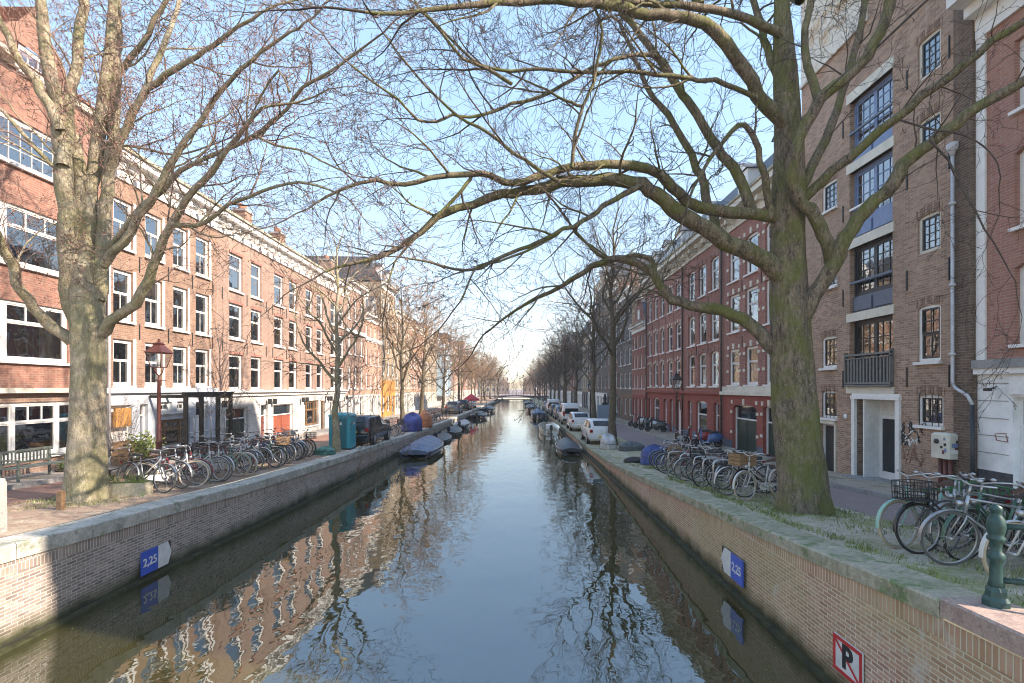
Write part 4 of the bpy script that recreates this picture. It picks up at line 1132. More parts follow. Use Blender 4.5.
# ================================================================== trees
class TB:
    """branch skeleton -> tubes; wood above 2 cm goes to the trunk mesh, the rest to the crown"""
    def __init__(s, seed): s.rng = random.Random(seed); s.wood = MB(); s.twig = MB(); s.n = 0; s.buds = 0
    def add(s, pts, rad):
        r0 = rad[0]
        tgt = s.wood if r0 > .022 else s.twig
        n = 12 if r0 > .2 else (8 if r0 > .06 else (5 if r0 > .018 else 3))
        tgt.tube(pts, rad, n, cap=False, smooth=n > 3); s.n += len(pts)
    def bud(s, p, size, k=1):
        g = s.rng
        for _ in range(k):
            a = Vector((g.gauss(0, 1), g.gauss(0, 1), g.gauss(0, 1))).normalized()
            b = a.orthogonal().normalized()
            c = Vector((p[0] + g.uniform(-.03, .03), p[1] + g.uniform(-.03, .03), p[2] + g.uniform(-.03, .03)))
            s.twig.poly([c - a * size, c - b * size * .4, c + a * size, c + b * size * .4], 1)
            s.buds += 1
    def branch(s, p, d, r, L, lvl, o):
        g = s.rng
        step = o['step'] * (.55 + .45 * (L / 3 if L < 3 else 1))
        n = max(2, min(14, int(L / step)))
        step = L / n
        pts = [Vector(p)]; rad = [r]; dirs = [d.copy()]
        d = d.normalized()
        for i in range(n):
            w = o['wob'] * (1 + .25 * lvl)
            d = d + Vector((g.gauss(0, w), g.gauss(0, w), g.gauss(0, w * .8))) + Vector((0, 0, o['up'][min(lvl, len(o['up']) - 1)]))
            d.normalize()
            pts.append(pts[-1] + d * step); dirs.append(d.copy())
            t = (i + 1) / n
            rad.append(max(o['rmin'], r * (1 - .78 * t)))
        s.add(pts, rad)
        if lvl >= o['maxlvl'] or L < o['lmin']:
            if o['bud']:
                for q in pts[1:]:
                    if g.random() < o['budp']: s.bud(q, o['bud'] * g.uniform(.6, 1.4), o.get('budk', 1))
            return
        s.children(pts, rad, dirs, L, lvl, o)
        # the tip forks
        for sg in (-1, 1):
            ax = d.orthogonal().normalized(); ax.rotate(Matrix.Rotation(g.uniform(0, 2 * PI), 3, d))
            nd = d.copy(); nd.rotate(Matrix.Rotation(sg * g.uniform(.25, .6), 3, ax))
            s.branch(pts[-1], nd, rad[-1], L * g.uniform(.4, .6), lvl + 1, o)
    def children(s, pts, rad, dirs, L, lvl, o, t0=.2):
        g = s.rng
        nch = max(1, int(L * o['dens'][min(lvl, len(o['dens']) - 1)]))
        phi = g.uniform(0, 6.28)
        for k in range(nch):
            t = t0 + (1 - t0) * (k + g.uniform(.2, .8)) / nch
            f = t * (len(pts) - 1); i = min(int(f), len(pts) - 2); u = f - i
            q = pts[i].lerp(pts[i + 1], u); rr = rad[i] * (1 - u) + rad[i + 1] * u
            d = dirs[min(i + 1, len(dirs) - 1)]
            phi += 2.4 + g.uniform(-.5, .5)
            ax = d.orthogonal().normalized(); ax.rotate(Matrix.Rotation(phi, 3, d))
            nd = d.copy(); nd.rotate(Matrix.Rotation(g.uniform(*o['ang']), 3, ax))
            cl = L * g.uniform(.38, .62) * (1.15 - .5 * t)
            cl = min(cl, o['clmax'][min(lvl, len(o['clmax']) - 1)])
            s.branch(q, nd, min(rr * .68, cl * .0155 + .002), cl, lvl + 1, o)
    def limb(s, pix, y0, y1, r0, r1, o=None, kids=True, t0=.1, ycurve=1., absr=None):
        """a limb traced through the picture, given its own depth, then real radii and side branches"""
        P = []
        n = len(pix)
        ln = [0]
        for a, b in zip(pix, pix[1:]): ln.append(ln[-1] + math.hypot(a[0] - b[0], a[1] - b[1]))
        for (x, y), l in zip(pix, ln):
            t = (l / ln[-1]) ** ycurve
            P.append(at(x, y, y0 + (y1 - y0) * t))
        # Catmull-Rom
        Q = []; T = []
        for i in range(n - 1):
            a = P[max(i - 1, 0)]; b = P[i]; c = P[i + 1]; d = P[min(i + 2, n - 1)]
            k = max(2, int((c - b).length / .3))
            for j in range(k):
                u = j / k
                Q.append(.5 * ((2 * b) + (c - a) * u + (2 * a - 5 * b + 4 * c - d) * u * u + (3 * b - a - 3 * c + d) * u ** 3)); T.append((ln[i] + (ln[i + 1] - ln[i]) * u) / ln[-1])
        Q.append(P[-1]); T.append(1.)
        g = s.rng
        rad = [r0 + (r1 - r0) * t for t in T]
        for i in range(1, len(Q) - 1):
            Q[i] = Q[i] + Vector((g.gauss(0, 1), g.gauss(0, 1), g.gauss(0, 1))) * min(.02, rad[i] * .25)
            rad[i] *= g.uniform(.94, 1.07)
        s.add(Q, rad)
        dirs = [(Q[min(i + 1, len(Q) - 1)] - Q[max(i - 1, 0)]).normalized() for i in range(len(Q))]
        if kids and o:
            L = sum((b - a).length for a, b in zip(Q, Q[1:]))
            k = int(L * o['kid'])
            phi = g.uniform(0, 6)
            for j in range(k):
                t = t0 + (1 - t0) * (j + g.random()) / k
                f = t * (len(Q) - 1); i = min(int(f), len(Q) - 2)
                d = dirs[i]; phi += 2.4 + g.uniform(-.6, .6)
                ax = d.orthogonal().normalized(); ax.rotate(Matrix.Rotation(phi, 3, d))
                nd = d.copy(); nd.rotate(Matrix.Rotation(g.uniform(*o['ang']), 3, ax))
                nd += Vector((0, 0, o.get('kup', .15)))
                cl = g.uniform(.5, 1.) * o['kidL'] * (1.1 - .5 * t)
                s.branch(Q[i], nd.normalized(), min(rad[i] * .62, cl * o.get('krad', .012) + .004), cl, 1, o)
            s.branch(Q[-1], dirs[-1], rad[-1], o['kidL'] * .9, 1, o)
        return Q

def px_r(px, Y): return px * Y / F * .9

# ------------------------------------------------------------------ big tree on the shaded quay
OR = dict(step=.22, wob=.13, up=(.0, .02, .02, .02), rmin=.0035, maxlvl=4, lmin=.22, bud=.018, budp=.85, dens=(2.6, 3.1, 3.9, 4.2), ang=(.5, 1.15), clmax=(2.4, 1.5, .8, .45), kid=1.5, kidL=2.1, kup=.10, krad=.015)
T = TB(21)
YB = 10.2
root = empty('plane_tree', (at(803, 512, YB).x, YB, gz(5.65, YB)), 0, 'massive mossy bare tree leaning its long limbs over the water from the shaded quay', 'tree')
tr = [(803, 516), (801, 480), (798, 440), (795, 400), (792, 350), (789, 300), (787, 250), (787, 200), (789, 150), (788, 110), (786, 70), (782, 20), (780, -40)]
rr = [30, 25, 23.5, 22.5, 21, 19.5, 17.5, 17, 15, 13.5, 12, 9, 5]
Q = [at(x, y, YB + .004 * i) for i, (x, y) in enumerate(tr)]
Q.insert(0, Q[0] - Vector((0, 0, .35))); rr.insert(0, 36)
def trunk(T, Q, rr, Y, seed, flare=5):
    """trunk with buttressed foot and a lumpy outline"""
    g = random.Random(seed); n = 26; rings = []
    ph = [g.uniform(0, 6.28) for _ in range(8)]
    # resample
    R2, Q2 = [], []
    for i in range(len(Q) - 1):
        for j in range(5):
            u = j / 5; Q2.append(Q[i].lerp(Q[i + 1], u)); R2.append(rr[i] * (1 - u) + rr[i + 1] * u)
    Q2.append(Q[-1]); R2.append(rr[-1])
    H0 = Q2[0].z
    for q, r in zip(Q2, R2):
        r = px_r(r, Y); z = q.z
        ft = max(0, 1 - (z - H0) / 1.1) ** 2
        rg = []
        for k in range(n):
            a = 2 * PI * k / n
            e = 1 + .055 * math.sin(3 * a + z * 1.1 + ph[0]) + .035 * math.sin(5 * a - z * 1.9 + ph[1]) + .02 * math.sin(9 * a + z * 4.3 + ph[2]) + .018 * math.sin(2 * a + z * 6 + ph[3])
            e += ft * (.22 * math.sin(flare * a + ph[4]) + .10 * math.sin(8 * a + ph[5]))
            rg.append((q.x + r * e * math.cos(a), q.y + r * e * math.sin(a), z))
        rings.append(rg)
    T.wood.loft(rings, 0, True)
trunk(T, Q, rr, YB, 4)
L = T.limb
Y = YB
rp = lambda p: px_r(p, YB)
L([(788, 362), (770, 343), (752, 326), (734, 316), (713, 308), (690, 306), (672, 299), (660, 284), (650, 270), (636, 262), (618, 258), (602, 262), (585, 272), (562, 286), (538, 298), (512, 312), (490, 330)], Y, 12.2, rp(8.5), rp(1.2), OR, t0=.35)
L([(655, 277), (655, 266), (648, 258), (636, 255), (624, 258), (612, 259)], 11.1, 11.4, rp(3.4), rp(2.2))
L([(612, 259), (598, 254), (583, 240), (572, 226), (564, 215), (552, 200), (545, 192), (535, 175)], 11.4, 12, rp(2.4), rp(1.), OR, t0=.3)
L([(790, 282), (765, 262), (744, 250), (725, 241), (706, 230), (690, 219), (672, 207), (655, 194), (640, 186), (620, 181), (595, 181), (562, 182), (536, 190), (512, 192), (488, 197), (458, 208), (436, 218), (420, 232), (400, 248), (378, 258), (350, 264), (325, 272)], Y, 8.6, rp(11), rp(1.0), OR, t0=.3)
L([(640, 186), (624, 195), (604, 206), (590, 216), (574, 226), (552, 235), (530, 246), (505, 255), (480, 268), (455, 270), (430, 262), (405, 258)], 9.2, 8.4, rp(3), rp(.9), OR, t0=.2)
L([(560, 232), (548, 240), (525, 252), (498, 262), (476, 268), (466, 290), (460, 302)], 9.0, 8.0, rp(1.6), rp(.7), OR, t0=.2)
L([(718, 237), (712, 215), (707, 195), (703, 180), (697, 168), (685, 142), (668, 115), (654, 98), (640, 72), (632, 50), (622, 30)], 10.4, 11.6, rp(6), rp(2), OR, t0=.25)
L([(788, 218), (765, 216), (748, 214), (728, 212), (702, 207), (686, 200), (672, 187), (662, 175), (645, 168), (622, 165), (588, 166), (560, 170), (535, 178), (515, 183), (492, 176), (468, 173), (432, 178), (405, 186), (376, 181), (340, 190), (318, 202)], Y, 8.2, rp(7), rp(1.0), OR, t0=.3)
L([(472, 173), (466, 185), (455, 198), (440, 213), (428, 226), (410, 244), (395, 262), (388, 285)], 8.9, 8.4, rp(2), rp(.7), OR, t0=.1)
L([(790, 132), (768, 108), (758, 95), (744, 68), (724, 43), (706, 25), (686, 18), (662, 15), (636, 11), (618, 6), (596, 3), (560, 1), (520, 1), (480, 4), (440, 8), (400, 14), (365, 12)], Y, 7.6, rp(8), rp(1.2), OR, t0=.3)
L([(752, 212), (744, 190), (732, 168), (716, 145), (702, 124), (688, 102), (676, 83), (662, 62), (648, 44), (634, 28), (622, 14), (614, -6), (606, -30)], Y, 10.8, rp(6), rp(3), OR, t0=.3)
L([(772, 214), (765, 190), (760, 162), (754, 138), (744, 125), (732, 131), (717, 148), (706, 166), (694, 186)], 10.1, 9.4, rp(4.5), rp(1.6), OR, t0=.4)
L([(788, 40), (762, 24), (736, 14), (712, 9), (680, 5), (640, 4), (600, -2), (560, -12)], Y, 9, rp(5), rp(2), OR, t0=.3)
L([(789, 100), (772, 62), (764, 38), (757, 12), (750, -10), (744, -40)], Y, 10.8, rp(5), rp(3), OR, t0=.4)
L([(572, 168), (573, 150), (578, 125), (583, 106), (593, 84), (597, 62), (602, 40), (600, 22), (592, 0), (588, -20)], 9.1, 9.0, rp(2), rp(1.2), OR, t0=.1)
L([(582, 106), (572, 103), (560, 98), (548, 90), (536, 85), (524, 80)], 9.0, 9.2, rp(1.6), rp(1), OR, t0=.3)
L([(766, 100), (752, 95), (725, 83), (706, 80), (690, 79), (670, 75), (642, 72), (612, 71), (582, 73), (542, 69), (512, 71), (484, 66), (462, 50), (440, 28), (420, 8)], 9.9, 8.4, rp(2.8), rp(1.0), OR, t0=.2)
L([(668, 68), (660, 57), (642, 54), (622, 56), (604, 63), (585, 72), (562, 85), (537, 98), (512, 104), (494, 111), (470, 117), (452, 115), (436, 122), (418, 120), (398, 100), (376, 84), (352, 66)], 10.62, 8.0, rp(2.5), rp(.9), OR, t0=.2)
L([(512, 152), (498, 140), (480, 128), (458, 117), (440, 100), (424, 84), (412, 70), (396, 50), (384, 34)], 8.9, 8.6, rp(1.8), rp(.8), OR, t0=.1)
L([(560, 182), (540, 170), (525, 160), (512, 152)], 8.9, 8.9, rp(2.2), rp(1.8))
L([(512, 84), (496, 74), (480, 66), (464, 58), (450, 44), (436, 26), (420, 10), (412, -8)], 8.4, 8.2, rp(1.8), rp(1), OR, t0=.1)
OR2 = dict(OR, kid=1.1, kidL=1.7, krad=.012, dens=(2.2, 2.6, 3.2, 3.4))
# limbs towards the houses
L([(794, 335), (804, 312), (815, 295), (828, 275), (838, 255), (845, 236), (860, 220), (876, 202), (893, 184), (905, 165), (922, 149), (943, 135), (968, 115), (993, 99), (1030, 77), (1062, 55)], Y, 8.3, rp(9.5), rp(3.6), OR2, t0=.5)
L([(832, 266), (826, 244), (820, 225), (808, 209), (798, 196), (792, 172), (797, 150), (806, 124), (820, 100), (843, 79), (866, 57), (880, 34), (889, 8), (893, -25)], 9.9, 9.2, rp(7), rp(5), OR2, t0=.45)
L([(796, 205), (815, 188), (833, 171), (853, 155), (880, 131), (908, 108), (938, 85), (963, 66), (993, 42), (1026, 20)], Y, 8.4, rp(5.5), rp(3.2), OR2, t0=.4)
L([(800, 190), (812, 166), (826, 140), (838, 108), (845, 80), (855, 50), (862, 20), (868, -15)], Y, 11., rp(5.5), rp(3.5), OR2, t0=.3)
L([(818, 100), (808, 64), (806, 30), (812, -10), (818, -40)], 9.6, 9.8, rp(4.5), rp(3), OR2, t0=.3)
L([(900, 120), (925, 128), (950, 132), (975, 140), (990, 152), (998, 165)], 8.9, 8.0, rp(1.2), rp(.6), OR2, t0=.1)
L([(930, 140), (948, 160), (962, 190), (975, 210), (985, 230), (998, 250)], 8.9, 8.0, rp(1.2), rp(.6), OR2, t0=.1)
# crown above the frame
for (x, y, dx, dy, dz) in ((785, 0, -.5, .3, 1), (780, -30, .3, -.5, 1), (790, -10, .6, .4, 1), (700, 5, -.6, 0, .8), (800, 0, .1, .8, .8)):
    T.branch(at(x, y, YB), Vector((dx, dy, dz)), .10, 4.5, 0, dict(OR, clmax=(2.2, 1.2, .6, .4), maxlvl=3))
T.wood.build('trunk', M['bark_r']).parent = root
T.twig.build('crown', [M['twig_r'], M['bud_r']]).parent = root
for c in root.children: c.matrix_parent_inverse = Matrix.Translation(root.location).inverted()
print('right tree', T.n, T.buds)

# ------------------------------------------------------------------ big tree on the sunlit quay
OL = dict(step=.2, wob=.15, up=(.02, .03, .03, .02), rmin=.0035, maxlvl=4, lmin=.22, bud=.022, budp=1., budk=1, dens=(2.4, 3.0, 3.8, 4.2), ang=(.45, 1.1), clmax=(2.4, 1.5, .85, .5), kid=1.9, kidL=2.1, kup=.2, krad=.012)
T = TB(5)
YB = 11.2
root = empty('elm_tree', (at(85, 508, YB).x, YB, gz(-9.5, YB)), 0, 'stout pale-barked bare tree with reddish buds on the sunlit quay next to the bench', 'tree')
tr = [(84, 512), (85, 480), (86, 440), (88, 400), (90, 360), (89, 325), (87, 300), (86, 270), (86, 235)]
rr = [24, 19.5, 17, 16, 15.5, 16.5, 16, 13, 5]
Q = [at(x, y, YB) for x, y in tr]; Q.insert(0, Q[0] - Vector((0, 0, .3))); rr.insert(0, 31)
trunk(T, Q, rr, YB, 9)
L = T.limb; rp = lambda p: px_r(p, 11.2) * .88; Y = YB
L([(80, 318), (73, 290), (69, 250), (66, 211), (63, 171), (60, 140), (57, 110), (52, 82), (47, 56), (43, 30), (40, 2), (38, -30)], Y, 10.4, rp(13), rp(4.5), OL, t0=.35)
L([(63, 166), (66, 148), (67, 125), (69, 105), (72, 86), (76, 60), (79, 35), (82, 8), (85, -25)], 10.75, 11.3, rp(7), rp(5), OL, t0=.3)
L([(60, 130), (48, 104), (33, 82), (21, 60), (9, 39), (-2, 18), (-14, -10)], 10.6, 9.8, rp(5.5), rp(3), OL, t0=.2)
L([(64, 172), (52, 164), (36, 148), (20, 130), (3, 112), (-16, 96)], 10.8, 10., rp(3), rp(1.6), OL, t0=.1)
L([(92, 318), (90, 280), (88, 245), (89, 215), (93, 171), (99, 140), (101, 112), (105, 80), (110, 50), (113, 8), (115, -30)], Y, 11.6, rp(11), rp(4.5), OL, t0=.35)
L([(98, 300), (103, 260), (104, 222), (107, 180), (111, 140), (114, 108), (117, 72), (117, 38), (117, 4), (116, -30)], Y, 11.9, rp(8.5), rp(4.5), OL, t0=.35)
L([(84, 316), (80, 280), (79, 240), (80, 200), (78, 165), (74, 135)], Y, 11.2, rp(9), rp(6), OL, kids=False)
L([(118, 75), (124, 66), (140, 46), (155, 20), (166, 0), (180, -26)], 11.8, 11.2, rp(3.8), rp(2.4), OL, t0=.1)
L([(106, 190), (112, 165), (120, 144), (133, 114), (143, 98), (156, 82), (176, 68), (196, 57), (214, 45), (238, 28), (262, 12)], 11.5, 10.4, rp(6), rp(1.6), OL, t0=.15)
L([(143, 98), (152, 72), (163, 50), (172, 24), (181, -4), (188, -30)], 11.1, 11.4, rp(3.8), rp(2.4), OL, t0=.1)
L([(72, 342), (54, 328), (40, 315), (28, 300), (18, 284), (10, 262), (2, 243), (-10, 222), (-26, 200)], Y, 9.4, rp(7), rp(3.5), OL, t0=.4)
L([(96, 338), (112, 322), (135, 303), (148, 279), (160, 251), (170, 228), (180, 208), (195, 188), (211, 171), (228, 150), (244, 128), (262, 108)], Y, 9.6, rp(7), rp(1.8), OL, t0=.25)
L([(172, 224), (186, 226), (205, 222), (228, 206), (250, 197), (275, 186), (300, 182), (330, 190)], 10.2, 9.2, rp(3), rp(1), OL, t0=.1)
L([(104, 265), (112, 252), (125, 243), (140, 216), (158, 190), (168, 168), (185, 141), (202, 119), (220, 92), (240, 70), (262, 52), (290, 32)], Y, 9.8, rp(5.5), rp(1.4), OL, t0=.25)
L([(108, 250), (124, 232), (144, 206), (163, 190), (180, 171), (206, 158), (236, 145), (256, 135), (271, 122), (287, 109), (303, 88), (318, 79), (342, 64), (368, 44)], 11.3, 9.4, rp(4), rp(1.1), OL, t0=.25)
L([(256, 135), (275, 145), (300, 150), (320, 160), (345, 172)], 9.8, 9.3, rp(1.6), rp(.8), OL, t0=.1)
L([(112, 148), (128, 146), (150, 150), (175, 155), (198, 150), (225, 140)], 11.6, 11, rp(1.8), rp(.9), OL, t0=.1)
L([(290, 92), (279, 70), (262, 95), (250, 118)], 9.6, 9.9, rp(1.4), rp(.8), OL, t0=.1)
for (x, y, dx, dy, dz) in ((40, -20, -.5, -.2, 1), (84, -20, .1, .4, 1), (116, -28, .4, -.2, 1), (180, -20, .8, 0, .8), (186, -28, .5, .5, 1)):
    T.branch(at(x, y, YB), Vector((dx, dy, dz)), .07, 3.8, 0, dict(OL, maxlvl=3))
# low dead sprays around the fork
for k in range(16):
    a = T.rng.uniform(0, 6.28); p = at(90 + T.rng.uniform(-18, 22), T.rng.uniform(230, 300), YB - .1)
    T.branch(p, Vector((math.cos(a), -abs(math.sin(a)) - .3, T.rng.uniform(-.3, .3))), .008, 1.0, 3, OL)
T.wood.build('trunk', M['bark_l']).parent = root
T.twig.build('crown', [M['twig_l'], M['bud']]).parent = root
for c in root.children: c.matrix_parent_inverse = Matrix.Translation(root.location).inverted()
print('left tree', T.n, T.buds)

# ------------------------------------------------------------------ street trees, made once per kind and repeated
def street_tree(seed, h, r, mats, label, group, o, split=.3, lean=(0, 0)):
    T = TB(seed); g = T.rng
    root = empty('street_tree', (0, 0, 0), 0, label, 'tree', group)
    zs = h * split
    pts, rad = [], []
    n = 10
    for i in range(n + 1):
        t = i / n
        pts.append(Vector((lean[0] * t + g.gauss(0, .05) * (t > 0), lean[1] * t + g.gauss(0, .05) * (t > 0), h * .82 * t - .2 * (i == 0))))
        rad.append(r * (1.35 if i == 0 else (1 - .8 * t)))
    T.wood.tube(pts, rad, 10, cap=False)
    dirs = [(pts[min(i + 1, n)] - pts[max(i - 1, 0)]).normalized() for i in range(n + 1)]
    nb = o['nb']; phi = g.uniform(0, 6)
    for k in range(nb):
        t = split + (1 - split) * (k + g.uniform(0, .8)) / nb
        f = t * n; i = min(int(f), n - 1); q = pts[i].lerp(pts[i + 1], f - i)
        phi += 2.4 + g.uniform(-.4, .4)
        el = .55 + .5 * t + g.uniform(-.15, .2)
        d = Vector((math.cos(phi) * math.cos(el), math.sin(phi) * math.cos(el), math.sin(el)))
        Lb = h * o['spread'] * (1.15 - .75 * (t - split) / (1 - split)) * g.uniform(.8, 1.1)
        T.branch(q, d, min(rad[i] * .6, Lb * .02), Lb, 1, o)
    T.branch(pts[-1], Vector((0, 0, 1)), rad[-1], h * .2, 1, o)
    T.wood.build('trunk', mats[0], root); T.twig.build('crown', mats[1:], root)
    print('street tree', T.n, T.buds)
    return root
OS = dict(step=.35, wob=.12, up=(.05, .05, .04, .02), rmin=.006, maxlvl=4, lmin=.4, bud=.03, budp=.35, dens=(1.2, 1.5, 1.9, 2.2), ang=(.45, 1.0), clmax=(3, 2.2, 1.3, .8), nb=15, spread=.36)
OF = dict(OS, bud=.075, budp=1., budk=1, maxlvl=4, rmin=.011, dens=(1.1, 1.5, 1.8, 1.6), clmax=(3, 2, 1.2, .8), nb=16, spread=.34, step=.5)
GT = 'bare trees lining the canal'
t1 = street_tree(31, 15.2, .24, [M['bark_far'], M['twig_r'], M['bud_r']], 'tall slender dark bare tree at the shaded quay edge behind the last white car', GT, OS, .38)
t1.location = (5.55, 29.6, gz(5.5, 29.6))
t2 = street_tree(32, 10.5, .16, [M['bark_l'], M['twig_l'], M['bud']], 'slim pale bare tree growing right in front of the teal portable toilet', GT, OS, .34)
t2.location = (-7.76, 22.0, gz(-7.8, 22.0))
t3 = street_tree(33, 12.5, .2, [M['bark_far'], M['twig_far'], M['bud_far']], 'bare tree on the sunlit quay beside the blue tarpaulin', GT, OF, .3)
t3.location = (-9.4, 42, gz(-9.4, 42))
t4 = street_tree(34, 13.5, .22, [M['bark_far'], M['twig_far'], M['bud_far']], 'bare tree with warm brown buds beside the orange tarpaulin', GT, dict(OF, nb=14, spread=.38), .26, (.6, .3))
t4.location = (-9.6, 51, gz(-9.4, 51))
t5 = street_tree(35, 14, .24, [M['bark_far'], M['twig_r'], M['bud_far']], 'dark bare tree beyond the white van', GT, dict(OF, budp=.5), .3)
t5.location = (6.6, 44, gz(6, 44))
g = random.Random(77)
ordn = names_far + ['seventeenth', 'eighteenth', 'nineteenth', 'twentieth']
k = 0
for y in [60, 75, 84, 93, 102, 111, 121, 132, 143, 154, 166]:
    dup(g.choice([t3, t4]) if y != 75 else t1, (XL(y) - 2 - g.uniform(0, 1.2), y + g.uniform(-1.5, 1.5), .65), (0, 0, g.uniform(0, 6.28)), f'bare budding tree far along the sunlit quay, {ordn[k]} beyond the orange tarpaulin', GT, [g.uniform(.8, 1.0)] * 3); k += 1
k = 0
for y in [53, 63, 72, 81, 90, 99, 108, 118, 128, 139, 150, 162]:
    dup(g.choice([t3, t4, t5]) if y > 66 else t5, (XR(y) + 2 + g.uniform(0, .9), y + g.uniform(-1.5, 1.5), .45), (0, 0, g.uniform(0, 6.28)), f'bare tree far along the shaded quay, {ordn[k]} beyond the white van', GT, [g.uniform(.75, .98)] * 3); k += 1
for k, (x, y) in enumerate([(-14, 192), (-7, 190), (2.5, 192), (9, 195), (16, 188), (-22, 200), (-3.2, 212), (-.2, 224), (5.5, 205), (-5.2, 232), (-2, 246), (1.8, 238), (4.5, 226), (7.5, 240), (-8.5, 222)]):
    dup(g.choice([t3, t4]), (x, y, .3), (0, 0, g.uniform(0, 6.28)), f'brownish bare tree behind the far bridge, {ordn[k]} of those beyond it', GT, [[.85, .8, .75, .85, .9, .9, .55, .5, .8, .6, .5, .5, .6, .8, .8][k]] * 3)
# ================================================================== bicycles
BM = {}
for nm, c, r_, me in [('black', (.02, .02, .022), .35, 0), ('white', (.62, .62, .6), .35, 0), ('silver', (.42, .43, .44), .3, .6), ('green', (.03, .12, .07), .4, 0), ('red', (.38, .03, .03), .35, 0), ('mint', (.25, .5, .42), .4, 0), ('blue', (.05, .12, .3), .35, 0), ('brown', (.13, .06, .03), .4, 0)]:
    BM[nm] = paint('paint_' + nm, c, r_, me)
def arcpts(c, r, a0, a1, n=12, y=0): return [(c[0] + r * math.cos(a0 + (a1 - a0) * i / n), y, c[1] + r * math.sin(a0 + (a1 - a0) * i / n)) for i in range(n + 1)]
def make_bike(col, tyre='rubber', basket=None, crate=False, step=True, hb='city', seat='black', chain='black'):
    root = empty('bicycle', (0, 0, 0), 0, 'x', 'bicycle')
    Rw, rx, fx = .335, -.53, .56
    for name, cx in (('rear_wheel', rx), ('front_wheel', fx)):
        mb = MB()
        mb.tube(arcpts((0, 0), Rw - .03, 0, 2 * PI, 28), .011, 5, cap=False)
        for k in range(24):
            a = 2 * PI * k / 24; y = .025 * (1 if k % 2 else -1)
            mb.tube([(.02 * math.cos(a + .9), y, .02 * math.sin(a + .9)), ((Rw - .035) * math.cos(a), 0, (Rw - .035) * math.sin(a))], .0016, 3, cap=False)
        mb.tube([(0, -.05, 0), (0, .05, 0)], .018, 8)
        wo = mb.build(name, M['steel'], root, (cx, 0, Rw))
        mb = MB(); mb.tube(arcpts((0, 0), Rw - .014, 0, 2 * PI, 32), .0185, 7, cap=False); mb.build('tyre', M[tyre], wo)
    fr = MB(); bb = (-.06, 0, .28); st = (-.20, 0, .74); hl = (.405, 0, .63); hu = (.375, 0, .86)
    fr.tube([bb, st], .016, 7)
    if step: fr.tube([bb, (.1, 0, .36), (.25, 0, .48), hl], .019, 7); fr.tube([(-.12, 0, .44), (.1, 0, .5), (.27, 0, .62), (.39, 0, .74)], .014, 7)
    else: fr.tube([bb, hl], .017, 7); fr.tube([(-.19, 0, .72), (.38, 0, .82)], .015, 7)
    fr.tube([hl, hu], .02, 8)
    for y in (-.05, .05):
        fr.tube([(bb[0], y * .5, bb[2]), (rx, y, Rw)], .010, 6); fr.tube([(st[0] + .01, y * .4, st[2] - .04), (rx, y, Rw)], .008, 6)
        fr.tube([(hl[0], y * .7, hl[2]), (.44, y, .55), (fx, y, Rw)], .011, 6)
    fr.build('frame', BM[col], root)
    mb = MB(); mb.tube([hu, (.355, 0, .98)], .013, 7)
    if hb == 'city': mb.tube([(.17, -.28, 1.02), (.26, -.24, 1.05), (.34, -.12, 1.03), (.36, 0, .99), (.34, .12, 1.03), (.26, .24, 1.05), (.17, .28, 1.02)], .012, 7)
    else: mb.tube([(.30, -.3, 1.03), (.35, -.1, 1.0), (.36, 0, .99), (.35, .1, 1.0), (.30, .3, 1.03)], .012, 7)
    h = mb.build('handlebar', M['steel'], root)
    mb = MB()
    for s in (-1, 1): mb.tube([(.17 if hb == 'city' else .27, s * .28, 1.02), (.09 if hb == 'city' else .22, s * .3, 1.005)], .018, 7)
    mb.build('grip', M[seat], h)
    mb = MB(); mb.lathe([(.012, 0), (.03, .01), (.032, .03), (.0, .045)], (.33, .1, 1.04), 8); mb.build('bell', M['steel'], h)
    mb = MB()
    rings = []
    for x, w_, z0, z1 in ((.08, .018, .84, .865), (.0, .03, .84, .875), (-.08, .06, .84, .89), (-.15, .095, .835, .905), (-.19, .085, .84, .91)):
        rings.append([(-.2 + x, -w_, z0), (-.2 + x, -w_ * .8, z1), (-.2 + x, w_ * .8, z1), (-.2 + x, w_, z0)])
    mb.loft(rings, 0, False); mb.build('saddle', M[seat], root)
    mb = MB(); mb.tube([st, (-.215, 0, .85)], .012, 6); mb.build('seat_post', M['steel'], root)
    def guard(cx, a0, a1):
        mb = MB(); n = 12; rg = []
        for i in range(n + 1):
            a = a0 + (a1 - a0) * i / n; r = Rw + .028; c, s_ = math.cos(a), math.sin(a)
            rg.append([(cx + (r - .012) * c, -.027, Rw + (r - .012) * s_), (cx + r * c, 0, Rw + r * s_), (cx + (r - .012) * c, .027, Rw + (r - .012) * s_)])
        mb.loft(rg, 0, True, False, closed=False); return mb
    guard(rx, R(10), R(185)).build('mudguard', BM[col], root); guard(fx, R(-5), R(150)).build('mudguard', BM[col], root)
    mb = MB()
    for y in (-.07, .07): mb.tube([(-.26, y, .68), (-.75, y, .69)], .006, 5); mb.tube([(-.68, y, .69), (rx, y * .9, Rw)], .005, 5)
    for x in (-.3, -.42, -.54, -.66, -.75): mb.tube([(x, -.07, .685), (x, .07, .685)], .005, 5)
    mb.build('luggage_rack', M['iron'], root)
    mb = MB(); rg = [[(a, y_, z) for a, z in ((-.60, .30), (-.60, .37), (-.1, .37), (.02, .33), (.04, .27), (.0, .21), (-.1, .2), (-.5, .28))] for y_ in (-.068, -.055)]
    mb.loft(rg, 0, False); mb.build('chain_case', M[chain], root)
    mb = MB(); mb.tube([(-.06, -.08, .28), (-.06, .08, .28)], .012, 6); mb.tube([(-.06, -.085, .28), (.06, -.085, .17)], .010, 5); mb.tube([(-.06, .085, .28), (-.18, .085, .39)], .010, 5)
    mb.box(.02, .1, -.18, -.09, .155, .18, 1); mb.box(-.22, -.14, .09, .18, .38, .405, 1); mb.build('crank', [M['steel'], M['rubber']], root)
